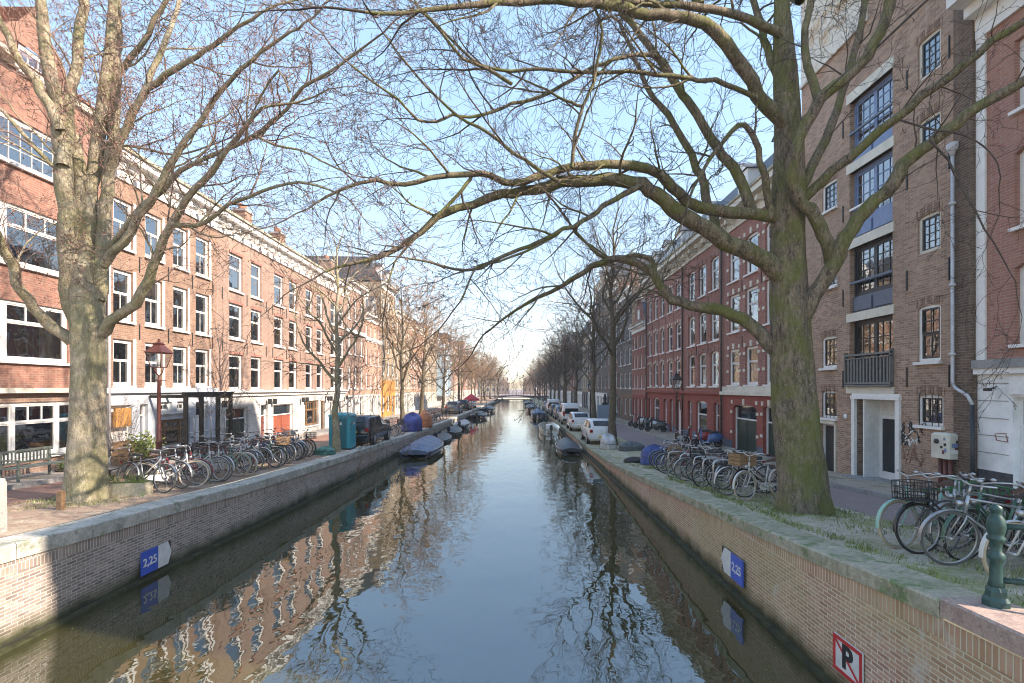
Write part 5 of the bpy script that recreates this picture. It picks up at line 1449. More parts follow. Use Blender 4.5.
    mb = MB(); mb.tube([(.44, 0, .76), (.50, 0, .77)], .035, 10); mb.build('headlight', M['steel'], root)
    mb = MB(); mb.box(-.80, -.77, -.03, .03, .64, .69); mb.build('rear_light', M['red_lamp'], root)
    mb = MB(); mb.tube([(-.5, .06, .3), (-.44, .16, .02)], .009, 5); mb.build('kickstand', M['iron'], root)
    if basket:
        mb = MB(); x0, x1 = (.42, .76)
        for z in (.72, .80, .88, .96): mb.tube([(x0, -.17, z), (x1, -.17, z), (x1, .17, z), (x0, .17, z), (x0, -.17, z)], .007, 4)
        for i in range(9):
            y = -.17 + .34 * i / 8
            for x in (x0, x1): mb.tube([(x, y, .72), (x, y, .96)], .005, 4)
        for i in range(7):
            x = x0 + (x1 - x0) * i / 6
            for y in (-.17, .17): mb.tube([(x, y, .72), (x, y, .96)], .005, 4)
        mb.box(x0, x1, -.17, .17, .715, .725); mb.build('basket', M[basket], root)
    if crate:
        mb = MB(); x0, x1, z = .40, .82, .76
        mb.box(x0, x1, -.24, .24, z, z + .02); 
        for k in range(3):
            zz = z + .03 + k * .085
            mb.box(x0, x0 + .015, -.24, .24, zz, zz + .07); mb.box(x1 - .015, x1, -.24, .24, zz, zz + .07); mb.box(x0 + .015, x1 - .015, -.24, -.225, zz, zz + .07); mb.box(x0 + .015, x1 - .015, .225, .24, zz, zz + .07)
        mb.build('crate', M['wicker'], root)
    return root
PROTO = {}
def proto(key, *a, **k):
    PROTO[key] = make_bike(*a, **k); PROTO[key]['_used'] = 0
proto('black bicycle', 'black'); proto('black bicycle with wire basket', 'black', basket='iron'); proto('white bicycle with pale tyres', 'white', 'cream_rubber', seat='leather', chain='white')
proto('silver bicycle', 'silver', 'grey_rubber', step=False, hb='flat'); proto('dark green bicycle', 'green', 'rubber', seat='leather'); proto('red bicycle', 'red', 'grey_rubber', chain='white')
proto('mint bicycle with cream tyres', 'mint', 'cream_rubber', seat='leather', chain='white'); proto('blue bicycle', 'blue', 'rubber', step=False, hb='flat'); proto('brown bicycle with wooden crate', 'brown', 'rubber', crate=True, seat='leather'); proto('white city bicycle', 'white', 'grey_rubber', chain='black')
proto('black bicycle with wicker basket', 'black', 'grey_rubber', basket='wicker', seat='leather')
def put_bike(key, x, y, rz, label, group, lean=0.):
    o = PROTO[key]
    if o['_used']: 
        n = dup(o); del n['_used']; 
    else: n = o; n['_used'] = 1
    n.location = (x, y, gz(x, y) + .008 + abs(math.sin(lean)) * .02); n.rotation_mode = 'ZYX' if 0 else 'XYZ'
    n.rotation_euler = (lean, 0, rz)
    n['label'] = label; n['group'] = group
    return n
g = random.Random(42)
seqL = ['silver bicycle', 'white bicycle with pale tyres', 'silver bicycle', 'red bicycle', 'white city bicycle', 'white city bicycle', 'black bicycle with wire basket', 'mint bicycle with cream tyres', 'white bicycle with pale tyres', 'silver bicycle', 'red bicycle', 'silver bicycle', 'white city bicycle', 'dark green bicycle', 'white city bicycle', 'black bicycle with wicker basket', 'silver bicycle', 'blue bicycle', 'white city bicycle', 'black bicycle', 'silver bicycle', 'black bicycle', 'white city bicycle', 'black bicycle with wire basket']
NTH = ordn + ['twenty-first', 'twenty-second', 'twenty-third', 'twenty-fourth', 'twenty-fifth']
for i, key in enumerate(seqL):
    y = 12.15 + i * .355 + g.uniform(-.06, .06)
    if y > 20.6: break
    put_bike(key, -8.62 + g.uniform(-.25, .2), y, g.uniform(-.5, .45), f'{key}, {NTH[i]} in the row from the big pale tree', 'bicycles parked along the sunlit quay', g.uniform(-.2, .2))
for i, (key, x, y, rz) in enumerate([('black bicycle', -9.9, 12.6, .2), ('black bicycle with wire basket', -10.0, 15.9, 1.2), ('white city bicycle', -9.85, 17.0, .9), ('silver bicycle', -9.9, 18.0, 1.0), ('black bicycle', -9.9, 18.9, .7), ('red bicycle', -9.8, 19.9, 1.1), ('black bicycle with wicker basket', -9.9, 20.9, .9)]):
    put_bike(key, x, y, rz, f'{key} behind the front row, {NTH[i]} from the planter', 'bicycles behind the sunlit front row', g.uniform(-.1, .1))
for i, (key, x, y, rz) in enumerate([('black bicycle', -7.7, 29.4, .1), ('silver bicycle', -7.7, 30.1, .2), ('black bicycle with wire basket', -7.6, 30.9, 0), ('blue bicycle', -7.7, 31.6, .2), ('black bicycle', -7.5, 41, .2), ('dark green bicycle', -7.5, 42.1, 0), ('black bicycle', -7.4, 43.5, .2), ('white city bicycle', -7.4, 45, .1), ('black bicycle', -7.3, 46.6, .2), ('black bicycle with wire basket', -7.3, 48.4, .1)]):
    put_bike(key, x, y, rz, f'{key} beyond the black car, {NTH[i]} towards the red parasol', 'bicycles beyond the black car', g.uniform(-.1, .1))
seqR = ['white bicycle with pale tyres', 'brown bicycle with wooden crate', 'white city bicycle', 'black bicycle', 'silver bicycle', 'black bicycle', 'black bicycle with wire basket', 'silver bicycle', 'black bicycle', 'red bicycle', 'black bicycle with wicker basket', 'dark green bicycle', 'black bicycle', 'silver bicycle', 'blue bicycle']
for i, key in enumerate(seqR):
    y = [11.6, 12.1, 12.45][i] if i < 3 else 13.0 + (i - 3) * .55 + g.uniform(-.08, .08)
    put_bike(key, 5.72 + g.uniform(-.2, .25) + (.25 if i == 1 else 0), y, PI + g.uniform(-.5, .5), f'{key}, {NTH[i]} in the row behind the mossy tree', 'bicycles parked along the shaded quay', g.uniform(-.12, .12))
for i, (key, x, y, rz) in enumerate([('white city bicycle', 8.0, 25.6, 1.3), ('silver bicycle', 7.8, 24.3, 1.6), ('black bicycle', 6.3, 19.6, 2.8), ('black bicycle', 6.5, 17.3, 2.2)]):
    put_bike(key, x, y, rz, f'{key} standing loose by the dark street lamp, {NTH[i]} from its foot', 'loose bicycles by the dark street lamp', .05)
near = [('black bicycle', 6.45, 5.75, PI + .3, 'plain black bicycle tucked in behind the green iron post'),
        ('silver bicycle', 6.5, 6.9, PI - .3, 'silver bicycle jammed against the green slatted bench'),
        ('silver bicycle', 6.35, 7.15, PI + .35, 'silver bicycle jammed between the mint one and the green bench'),
        ('mint bicycle with cream tyres', 5.86, 7.22, PI + .2, 'mint green bicycle with cream tyres, farthest of the bunch behind the green iron post'),
        ('black bicycle with wire basket', 5.90, 6.85, PI + .1, 'black wire-basket bicycle between the mint and the silver one by the green post'),
        ('silver bicycle', 5.78, 6.15, PI - .08, 'silver bicycle with a big spoked wheel directly before the green iron post'),
        ('dark green bicycle', 6.2, 6.6, PI + .2, 'dark green bicycle in the middle of the bunch by the green slatted bench'),
        ('white bicycle with pale tyres', 5.8, 5.45, PI + .05, 'white bicycle with pale tyres half hidden by the green iron post'),
        ('black bicycle with wicker basket', 6.2, 5.0, PI - .1, 'black bicycle with wicker basket at the bridge end of the bunch')]
for key, x, y, rz, lab in near: put_bike(key, x, y, rz, lab, 'bicycles by the green iron post', g.uniform(-.1, .1))
for k, o in PROTO.items():
    if '_used' in o: del o['_used']

# hoop stands
h0 = None
for i, y in enumerate([12.8, 13.5, 14.2, 15.4, 16.6]):
    if h0 is None:
        h0 = empty('bicycle_stand', (0, 0, 0), 0, 'x', 'bicycle stand')
        mb = MB(); mb.tube([(-.36, 0, -.15), (-.36, 0, .68), (-.33, 0, .76), (-.25, 0, .8), (.25, 0, .8), (.33, 0, .76), (.36, 0, .68), (.36, 0, -.15)], .024, 8); mb.build('hoop', M['steel'], h0)
        mb = MB(); mb.tube([(-.36, 0, .42), (.36, 0, .42)], .015, 6); mb.build('crossbar', M['steel'], h0); o = h0
    else: o = dup(h0)
    o.location = (5.25, y, gz(5.25, y)); o.rotation_euler = (0, 0, .12)
    o['label'] = f'galvanised hoop stand among the bicycles, {NTH[i]} from the massive mossy tree'; o['group'] = 'hoop stands on the shaded quay'

# ================================================================== street lamps
def lamp(mat, label, x, y, hgt=3.9):
    r = empty('street_lamp', (x, y, gz(x, y)), 0, label, 'street lamp', 'old street lamps')
    k = hgt / 3.9
    mb = MB(); mb.lathe([(.17, -.1), (.17, .12), (.13, .16), (.12, .42), (.15, .46), (.13, .5), (.085, .62), (.075, .9), (.095, .93), (.07, .98), (.055, 1.7), (.045, 2.75), (.065, 2.78), (.04, 2.82), (.035, 2.95)], n=12); mb.build('post', mat, r)
    mb = MB()
    for s_ in (-1, 1): mb.tube([(0, 0, 2.9), (s_ * .1, 0, 3.0), (s_ * .13, 0, 3.1), (s_ * .15, 0, 3.16)], .014, 6); mb.tube([(0, 0, 2.9), (0, s_ * .1, 3.0), (0, s_ * .13, 3.1), (0, s_ * .15, 3.16)], .014, 6)
    mb.tube([(-.22, 0, 2.78), (.22, 0, 2.78)], .012, 6); mb.build('bracket', mat, r)
    lan = MB()
    def fr(a, z): return [(-a, -a, z), (a, -a, z), (a, a, z), (-a, a, z)]
    b0, b1 = fr(.14, 3.17), fr(.24, 3.6)
    for i in range(4):
        lan.tube([b0[i], b1[i]], .012, 5); lan.tube([b0[i], b0[(i + 1) % 4]], .012, 5); lan.tube([b1[i], b1[(i + 1) % 4]], .016, 5)
    lan.loft([fr(.27, 3.61), fr(.25, 3.64), fr(.12, 3.80), fr(.10, 3.84), fr(.12, 3.88), fr(.03, 3.93), fr(.02, 4.02)], 0, False)
    lo = lan.build('lantern', mat, r)
    gm = MB(); gm.loft([[(x_ * .93, y_ * .93, z_) for x_, y_, z_ in b0], [(x_ * .95, y_ * .95, z_) for x_, y_, z_ in b1]], 0, False, cap=False); gm.build('lantern_glass', M['clear'], lo)
    gm = MB(); gm.lathe([(.02, 0), (.05, .05), (.06, .13), (.03, .2)], (0, 0, 3.2), 10); gm.build('bulb', M['white_lamp'], lo)
    return r
lamp(M['lamp_red'], 'red-brown cast iron street lamp with four-sided lantern on the sunlit quay', -10.7, 15.3)
lamp(M['lamp_dark'], 'dark red street lamp standing behind the bicycles of the shaded quay', 8.1, 26.0)
lamp(M['iron'], 'small dark street lamp beyond the parked white cars', 6.6, 46.0)
lamp(M['iron'], 'small dark street lamp past the orange tarpaulin on the sunlit side', -10.6, 56.0)

# ================================================================== boats
def boat(x, y, L, B, hullm, covm, label, rz=PI / 2, hh=.55, cover=True, ridge=.35, outboard=True, z0=-.14):
    r = empty('boat', (x, y, z0), rz, label, 'boat', 'boats moored along the canal')
    st = [(-.5, .78, .0), (-.45, .86, 0), (-.25, .98, 0), (0, 1., 0), (.2, .94, .03), (.35, .74, .08), (.45, .42, .15), (.5, .06, .22)]
    mb = MB(); rings = []
    for t_, w_, sh in st:
        hw = B / 2 * w_; zt = hh + sh; xx = L * t_
        rings.append([(xx, 0, -.12), (xx, hw * .55, -.06), (xx, hw * .88, .18), (xx, hw, zt), (xx, hw * .93, zt), (xx, hw * .8, .22), (xx, 0, .1), (xx, -hw * .8, .22), (xx, -hw * .93, zt), (xx, -hw, zt), (xx, -hw * .88, .18), (xx, -hw * .55, -.06)])
    mb.loft(rings, 0, True); mb.build('hull', hullm, r)
    mb = MB()
    for s_ in (-1, 1): mb.tube([(L * t_, s_ * B / 2 * w_ * 1.01, hh + sh - .03) for t_, w_, sh in st], .03, 6)
    mb.build('rubbing_strake', M['black'], r)
    if cover:
        mb = MB(); rings = []; g = random.Random(label)
        for i in range(15):
            t_ = -.5 + i / 14; w_ = np.interp(t_, [s_[0] for s_ in st], [s_[1] for s_ in st]); sh = np.interp(t_, [s_[0] for s_ in st], [s_[2] for s_ in st])
            hw = B / 2 * w_ * 1.03; rg = []
            rd = ridge * (1 - abs(2 * t_) ** 3 * .75) * (1 - .12 * (i % 3 == 1))
            for k in range(9):
                u = -1 + 2 * k / 8
                z = hh + sh + rd * (1 - abs(u) ** 1.4) - .02 + g.uniform(-.012, .012) - (.12 if abs(u) == 1 else 0)
                rg.append((L * t_, hw * u, z))
            rings.append(rg)
        mb.loft(rings, 0, True, False, closed=False)
        a = rings[0]; mb.poly(a + [(a[-1][0], a[-1][1], hh - .15), (a[0][0], a[0][1], hh - .15)])
        mb.build('tarpaulin', covm, r)
    else:
        mb = MB()
        for t_ in (-.3, 0, .25): mb.box(L * t_ - .14, L * t_ + .14, -B * .4, B * .4, .36, .4)
        mb.build('thwart', M['wood'], r)
        mb = MB(); mb.bbox(L * .0 - .3, L * 0 + .3, -.25, .25, .4, .8, .04); mb.build('console', M['white'], r)
    if outboard:
        mb = MB(); mb.bbox(-L / 2 - .38, -L / 2 - .08, -.12, .12, .55, .95, .05); mb.box(-L / 2 - .28, -L / 2 - .16, -.05, .05, -.1, .55); mb.build('outboard_motor', M['black'], r)
    mb = MB(); sd = 1 if x < 0 else -1; mb.tube([(L * .47, 0, hh + .12), (L * .40, sd * B * .35, hh + .1), (L * .33, sd * (B * .5 + .5), .95)], .010, 5); mb.build('mooring_rope', M['cream'], r)
    return r
navy = plain('tarpaulin_navy', (.11, .15, .23), .55, var=.25, scale=3, bmp=.3); dgrey = plain('tarpaulin_dark', (.04, .045, .05), .5, var=.3, scale=3, bmp=.3)
hull_d = paint('hull_dark', (.03, .035, .04)); hull_w = paint('hull_cream', (.55, .52, .42)); hull_r = paint('hull_red', (.25, .06, .04))
boat(-5.55, 30.6, 6.0, 2.1, hull_d, navy, 'boat under a navy blue tarpaulin, closest boat on the sunlit side', hh=.5, ridge=.5, outboard=False)
boat(-5.55, 37.2, 4.2, 1.45, hull_d, dgrey, 'low dark boat right behind the navy-covered one', hh=.35, ridge=.2)
boat(-5.4, 42.8, 4.4, 1.5, hull_d, dgrey, 'dark covered boat, third in the line of the sunlit side', hh=.4)
boat(-5.25, 49, 4.4, 1.5, hull_d, plain('tarpaulin_pale', (.35, .36, .36), .6), 'dark boat with a pale grey cover beyond the three dark ones', hh=.6, ridge=.15)
boat(-4.9, 66, 7, 2.1, hull_r, dgrey, 'small red-hulled boat moored beyond the red parasol', hh=.6)
boat(-4.8, 84, 9, 2.3, hull_d, dgrey, 'long dark boat far away on the sunlit side', hh=.7)
boat(3.1, 31.2, 4.2, 1.5, hull_d, dgrey, 'rounded dark boat with black cover beside the white parked car', hh=.45, ridge=.38, outboard=False)
boat(2.75, 44.3, 5.6, 1.75, hull_w, None, 'open cream-white sloop with wooden thwarts on the shaded side', hh=.7, cover=False)
boat(2.7, 66, 6, 1.9, hull_d, navy, 'boat with a blue cover beyond the cream-white sloop', hh=.8, ridge=.5)
boat(2.6, 88, 12, 2.2, hull_r, dgrey, 'long red-brown boat far along the shaded side', hh=.8)
boat(2.5, 112, 10, 2.2, hull_d, dgrey, 'farthest dark boat of the shaded side', hh=.8)

# ================================================================== cars (x forward)
def car(x, y, rz, pm, kind, label, L=4.1, W=1.74, Hh=1.48):
    r = empty('parked_car', (x, y, gz(x, y) + .0), rz, label, 'van' if kind == 'van' else 'car', 'cars parked along the canal')
    if kind == 'van': prof = [(-.5, .95, 1.55), (-.495, 1.0, 1.9), (-.30, 1.02, 1.98), (.10, 1.02, 1.96), (.27, 1.0, 1.72), (.40, .95, 1.08), (.49, .75, .80), (.5, .6, .62)]
    elif kind == 'wagon': prof = [(-.5, .82, .86), (-.47, .92, 1.18), (-.40, .93, 1.46), (-.2, .93, 1.5), (.05, .93, 1.46), (.20, .93, 1.02), (.38, .88, .92), (.48, .72, .76), (.5, .58, .6)]
    else: prof = [(-.5, .80, .84), (-.47, .94, 1.10), (-.38, .95, 1.42), (-.18, .95, 1.5), (.05, .94, 1.46), (.24, .93, 1.0), (.40, .86, .88), (.49, .68, .72), (.5, .55, .57)]
    sc_ = Hh / max(p[2] for p in prof)
    rings = []
    for t_, zb, zr in prof:
        zb *= sc_ if kind != 'van' else 1; zr *= sc_
        e = .93 if abs(t_) > .47 else (.98 if abs(t_) > .38 else 1.); hw = W / 2 * e; cab = zr > zb + .15
        hr = hw * (.80 if cab else .9); zz = .24
        rings.append([(L * t_, -hw * .9, zz), (L * t_, -hw, .38), (L * t_, -hw, zb * .86), (L * t_, -hw * .95, zb), (L * t_, -hr, zr - (.06 if cab else .01)), (L * t_, -hr * .88, zr), (L * t_, hr * .88, zr), (L * t_, hr, zr - (.06 if cab else .01)), (L * t_, hw * .95, zb), (L * t_, hw, zb * .86), (L * t_, hw, .38), (L * t_, hw * .9, zz)])
    mb = MB(); mb.loft(rings, 0, True); mb.build('body', pm, r)
    gw, lerp = MB(), (lambda p, q, u: tuple(a + (b - a) * u for a, b in zip(p, q)))
    def quad(a, b, c, d, off):      # inset pane a-b bottom, d-c top
        cx = tuple(sum(v) / 4 for v in zip(a, b, c, d)); P_ = [lerp(cx, p, .88) for p in (a, b, c, d)]
        gw.poly([(p[0] + off[0], p[1] + off[1], p[2] + off[2]) for p in P_])
    i0, i1 = (1, 5) if kind != 'van' else (2, 5)
    for i in range(i0, i1):
        A, B_ = rings[i], rings[i + 1]
        if i < i1 - 1 or kind == 'van':
            quad(A[3], B_[3], B_[4], A[4], (0, -.012, .004)); quad(A[8], B_[8], B_[7], A[7], (0, .012, .004))
    gw.build('side_window', M['car_glass'], r)
    gw = MB(); k = 0 if kind == 'van' else 1
    a, b = rings[0 if kind == 'van' else 1], rings[1 if kind == 'van' else 2]
    if kind == 'van':
        hw = W * .36; xx = -L / 2 - .012; gw.poly([(xx, -hw, 1.02), (xx, hw, 1.02), (xx + .005, hw * .9, 1.5), (xx + .005, -hw * .9, 1.5)])
    else: quad(a[5], a[6], b[6], b[5], (-.02, 0, .012))
    gw.build('rear_window', M['car_glass'], r)
    gw = MB(); a, b = (rings[5], rings[4]); quad(a[5], a[6], b[6], b[5], (.02, 0, .012)); gw.build('windscreen', M['car_glass'], r)
    for sx in (-.31, .31):
        for sy in (-1, 1):
            mb = MB(); mb.tube([(0, sy * -.1, 0), (0, sy * .1, 0)], [.31, .31], 20, smooth=False)
            wo = mb.build('wheel', M['rubber'], r, (L * sx, sy * (W / 2 - .09), .31))
            mb = MB(); mb.tube([(0, sy * .1, 0), (0, sy * .106, 0)], [.2, .19], 16, smooth=False); mb.build('rim', M['steel'], wo)
    for s_ in (-1, 1):
        mb = MB(); mb.bbox(-L / 2 - .03, -L / 2 + .1, s_ * W * .40 - .09, s_ * W * .40 + .09, .72 if kind != 'van' else .85, .9 if kind != 'van' else 1.25, .02); mb.build('tail_light', M['red_lamp'], r)
        mb = MB(); mb.bbox(L / 2 - .18, L / 2 - .0, s_ * W * .36 - .12, s_ * W * .36 + .12, .56, .68, .02); mb.build('headlight', M['white_lamp'], r)
        mb = MB(); mb.bbox(L * .16, L * .16 + .12, s_ * (W / 2 + .1) - .09, s_ * (W / 2 + .1) + .09, .92, 1.06, .03); mb.build('mirror', pm, r)
    mb = MB(); mb.bbox(-L / 2 - .07, -L / 2 + .1, -W * .46, W * .46, .34, .56, .04); mb.build('bumper', M['black'] if kind == 'van' else pm, r)
    mb = MB(); mb.bbox(L / 2 - .12, L / 2 + .05, -W * .44, W * .44, .3, .5, .04); mb.build('bumper', pm, r)
    mb = MB(); mb.box(-L / 2 - .085, -L / 2 - .071, -.26, .26, .42, .53) if kind != 'wagon' else mb.box(-L / 2 - .04, -L / 2 - .025, -.26, .26, .66, .77)
    mb.build('number_plate', plain('plate_yellow', (.75, .5, .05), .5), r)
    return r
pw, pb, pg = paint('car_white', (.7, .7, .69), .25), paint('car_black', (.02, .021, .025), .2), paint('car_grey', (.2, .22, .24), .25, .4)
car(-7.82, 26.4, PI / 2, pb, 'wagon', 'black estate car with a yellow plate parked beyond the teal portable toilet', 4.3, 1.74, 1.46)
car(5.02, 31.9, PI / 2, pw, 'hatch', 'white hatchback parked right behind the tall slender tree', 4.0, 1.7, 1.48)
car(4.95, 41.2, PI / 2, pw, 'hatch', 'white hatchback standing between the nearer white car and the tall van', 3.9, 1.66, 1.46)
car(4.95, 48.6, PI / 2, pw, 'van', 'tall white van with a dark rear window on the shaded quay', 4.6, 1.8, 1.95)
car(4.85, 55.5, PI / 2, pg, 'hatch', 'grey hatchback beyond the white van')
car(4.8, 61.5, PI / 2, pb, 'hatch', 'black hatchback second beyond the white van')
car(4.75, 68, PI / 2, pw, 'van', 'far white van, smaller and beyond the black hatchback', 4.6, 1.8, 1.9)
car(4.7, 76, PI / 2, pg, 'wagon', 'far grey estate car on the shaded quay')
car(-7.6, 62, PI / 2, pg, 'hatch', 'grey hatchback far on the sunlit quay')
car(-7.4, 71, PI / 2, pb, 'wagon', 'black estate far on the sunlit quay, past the grey hatchback')
car(-7.3, 79, PI / 2, pw, 'hatch', 'white hatchback far on the sunlit quay')

# ================================================================== scooters
def scooter(x, y, rz, pm, label):
    r = empty('scooter', (x, y, gz(x, y) + (.1 if abs(x) > 9 else 0)), rz, label, 'scooter', 'scooters parked on the pavement')
    for cx in (-.55, .58):
        mb = MB(); mb.tube(arcpts((0, 0), .17, 0, 2 * PI, 18), .05, 8, cap=False); mb.tube([(0, -.04, 0), (0, .04, 0)], .1, 10); mb.build('wheel', M['rubber'], r, (cx, 0, .22))
    mb = MB()
    prof = [(-.8, .52, .62, .10), (-.6, .36, .72, .17), (-.35, .3, .74, .19), (-.1, .26, .66, .17), (-.02, .22, .32, .17), (.2, .22, .30, .17), (.3, .22, .36, .17)]
    mb.loft([[(a, -w_, z0), (a, -w_, (z0 + z1) / 2), (a, -w_ * .7, z1), (a, w_ * .7, z1), (a, w_, (z0 + z1) / 2), (a, w_, z0)] for a, z0, z1, w_ in prof], 0, True)
    mb.loft([[(.28 + .06 * (z < .5), -w_, z), (.36, 0, z), (.28 + .06 * (z < .5), w_, z), (.27, 0, z)] for z, w_ in ((.3, .17), (.5, .2), (.75, .17), (.92, .1))], 0, True)
    mb.build('body', pm, r)
    mb = MB(); mb.bbox(-.72, -.12, -.13, .13, .74, .83, .04); mb.build('seat', M['black'], r)
    mb = MB(); mb.tube([(.58, 0, .22), (.36, 0, .88), (.33, 0, 1.0)], .03, 7); mb.tube([(.24, -.32, 1.03), (.33, 0, 1.0), (.24, .32, 1.03)], .018, 7); mb.build('handlebar', M['iron'], r)
    mb = MB(); mb.tube([(.40, 0, .92), (.46, 0, .92)], .07, 10); mb.build('headlight', M['white_lamp'], r)
    return r
scooter(9.7, 27.6, 2.9, BM['red'], 'red scooter parked against the cherry brick ground floor')
scooter(9.8, 26.4, 3.0, BM['blue'], 'dark blue scooter next to the red one on the pavement')
scooter(9.9, 36.5, 2.6, BM['black'], 'black scooter on the pavement under the row of five windows')
scooter(9.9, 38.3, 2.8, BM['silver'], 'silver scooter, second of the four on the far pavement')
scooter(9.9, 40.2, 2.7, BM['black'], 'black scooter, third of the four on the far pavement')
scooter(9.9, 42.0, 2.7, BM['white'], 'white scooter at the far end of the four on the pavement')

# ================================================================== the rest of the quay furniture
# portable toilet
r = empty('portable_toilet', (-7.9, 23.2, gz(-7.9, 23.2)), .05, 'teal plastic portable toilet with a domed roof on the sunlit quay', 'portable toilet')
mb = MB(); mb.bbox(-.55, .55, -.55, .55, .06, 1.72, .03)
for k in range(6):
    u = -.46 + k * .16
    if abs(u) < .5: mb.box(.55, .565, u, u + .07, .3, 1.45); mb.box(u, u + .07, -.565, -.55, .3, 1.0) if k in (0, 5) else None
mb.build('cabin', M['teal'], r)
mb = MB(); mb.box(-.36, .36, -.575, -.555, .12, 1.6); mb.build('door', M['teal_dark'], r)
mb = MB(); mb.box(-.6, .6, -.6, .6, 0, .08); mb.build('base', M['black'], r)
mb = MB(); mb.loft([[(-.58, -.58, 1.72), (.58, -.58, 1.72), (.58, .58, 1.72), (-.58, .58, 1.72)], [(-.56, -.56, 1.8), (.56, -.56, 1.8), (.56, .56, 1.8), (-.56, .56, 1.8)], [(-.3, -.4, 1.9), (.3, -.4, 1.9), (.3, .4, 1.9), (-.3, .4, 1.9)]], 0, False); mb.build('roof', M['teal'], r)
mb = MB(); mb.box(-.12, .12, -.582, -.576, 1.28, 1.42); mb.box(.566, .572, -.15, .15, 1.28, 1.42); mb.build('white_notice', M['white'], r)
r.scale = (.86, .86, .86)

def draped(name, x, y, sx, sy, h, mat, label, cat, rz=0, seed=1, kz=0, kids=None):
    """something under a loose tarpaulin: a lumpy closed cover with folds"""
    g = random.Random(seed); n, m_ = 22, 9; rings = []
    ph = [g.uniform(0, 6.28) for _ in range(5)]
    for j in range(m_):
        u = j / (m_ - 1); rr_ = (1 - u ** 5) ** .5 if j < m_ - 1 else .02
        rg = []
        for k in range(n):
            a = 2 * PI * k / n; c, s_ = math.cos(a), math.sin(a)
            sq = 1 / max(abs(c), abs(s_)) ** .55
            fold = 1 + (.05 * math.sin(5 * a + ph[0]) + .035 * math.sin(9 * a + ph[1])) * (1 - u) + .04 * math.sin(2 * a + ph[2] + 3 * u)
            jj = 1 + g.uniform(-.045, .045)
            rg.append((sx / 2 * c * rr_ * sq * fold * jj, sy / 2 * s_ * rr_ * sq * fold * jj, h * u * jj * (1 + .10 * math.sin(a * 2 + ph[3]) * (u > .3)) - .03 * (j == 0)))
        rings.append(rg)
    r = empty(name, (x, y, gz(x, y)), rz, label, cat)
    mb = MB(); mb.loft(rings, 0, True); mb.build('tarpaulin', mat, r)
    mb = MB(); rg = [Vector(p) * 1.02 + Vector((0, 0, .02)) for p in rings[3]]; mb.tube(rg + [rg[0]], .010, 5, cap=False); mb.build('strap', M['black'], r)
    return r
draped('covered_cargo_bicycle', -7.1, 34.6, 1.15, 2.6, 1.15, plain('tarp_violet', (.06, .07, .26), .5, var=.2, bmp=.3), 'bulky load under a violet-blue tarpaulin on the sunlit quay', 'covered load', seed=2)
draped('covered_cargo_bicycle', -6.9, 38.4, 1.0, 2.4, 1.2, plain('tarp_orange', (.55, .2, .08), .6, var=.2, bmp=.3), 'load under an orange tarpaulin beyond the violet-blue one', 'covered load', seed=3)
draped('covered_moped', 5.5, 20.7, .95, .6, .75, plain('tarp_royal', (.05, .09, .28), .5, var=.2, bmp=.3), 'moped under a royal blue cover at the far end of the bicycle row', 'covered moped', seed=4)
draped('tarpaulin_heap', 5.95, 26.6, 1.3, .9, .42, plain('tarp_slate', (.10, .12, .13), .5, var=.4, bmp=.4), 'dark blue-grey heap of tarpaulins beside the tall slender tree', 'tarpaulin heap', seed=5)
draped('tarpaulin_heap', 4.95, 27.8, .8, 1.3, .75, plain('tarp_white', (.5, .5, .5), .5, var=.2, bmp=.4), 'crumpled whitish sheet bundled at the quay edge before the white hatchback', 'tarpaulin heap', seed=6)
draped('rubbish_bag', 4.9, 21.6, .8, .6, .22, plain('bag_black', (.02, .02, .02), .4, bmp=.4), 'flat black rubbish bag lying near the quay edge', 'rubbish bag', seed=7)
draped('tarpaulin_heap', -7.9, 21.0, .8, .8, .32, plain('tarp_green', (.05, .2, .17), .5, var=.4, bmp=.4), 'sea-green crumpled heap between the bicycle row and the teal toilet', 'tarpaulin heap', seed=8)
mb = None

# parasol
r = empty('parasol', (-6.6, 74, gz(-6.6, 74)), 0, 'open red parasol far along the sunlit quay', 'parasol')
mb = MB(); mb.tube([(0, 0, 0), (0, 0, 2.3)], .04, 6); mb.build('pole', M['wood'], r)
mb = MB(); mb.loft([[(1.2 * math.cos(k * PI / 4), 1.2 * math.sin(k * PI / 4), 1.25) for k in range(8)], [(1.15 * math.cos(k * PI / 4), 1.15 * math.sin(k * PI / 4), 1.5) for k in range(8)], [(.05 * math.cos(k * PI / 4), .05 * math.sin(k * PI / 4), 2.25) for k in range(8)]], 0, False, cap=False); mb.build('canopy', plain('parasol_red', (.5, .05, .06), .7), r)

# benches
def bench(x, y, rz, mat, label, L=1.5, arms=True):
    r = empty('park_bench', (x, y, gz(x, y)), rz, label, 'bench', 'benches')
    mb = MB()
    for k in range(5): mb.bbox(-L / 2, L / 2, -.22 + k * .09, -.15 + k * .09, .42, .445, .006)
    mb.build('seat', mat, r)
    mb = MB(); mb.bbox(-L / 2, L / 2, .23, .26, .80, .86, .006); mb.bbox(-L / 2, L / 2, .23, .26, .50, .54, .006)
    k = -L / 2 + .05
    while k < L / 2 - .05: mb.box(k, k + .035, .235, .255, .54, .80); k += .1
    mb.build('backrest', mat, r)
    for sx in (-1, 1):
        for yy in (-.2, .24): mb = MB(); mb.bbox(sx * (L / 2 - .08) - .025, sx * (L / 2 - .08) + .025, yy - .025, yy + .025, 0, .42 if yy < 0 else .82, .004); mb.build('leg', mat, r)
        if arms: mb = MB(); mb.bbox(sx * (L / 2 - .08) - .03, sx * (L / 2 - .08) + .03, -.24, .22, .62, .65, .004); mb.box(sx * (L / 2 - .08) - .02, sx * (L / 2 - .08) + .02, -.22, -.18, .445, .62); mb.build('armrest', mat, r)
    return r
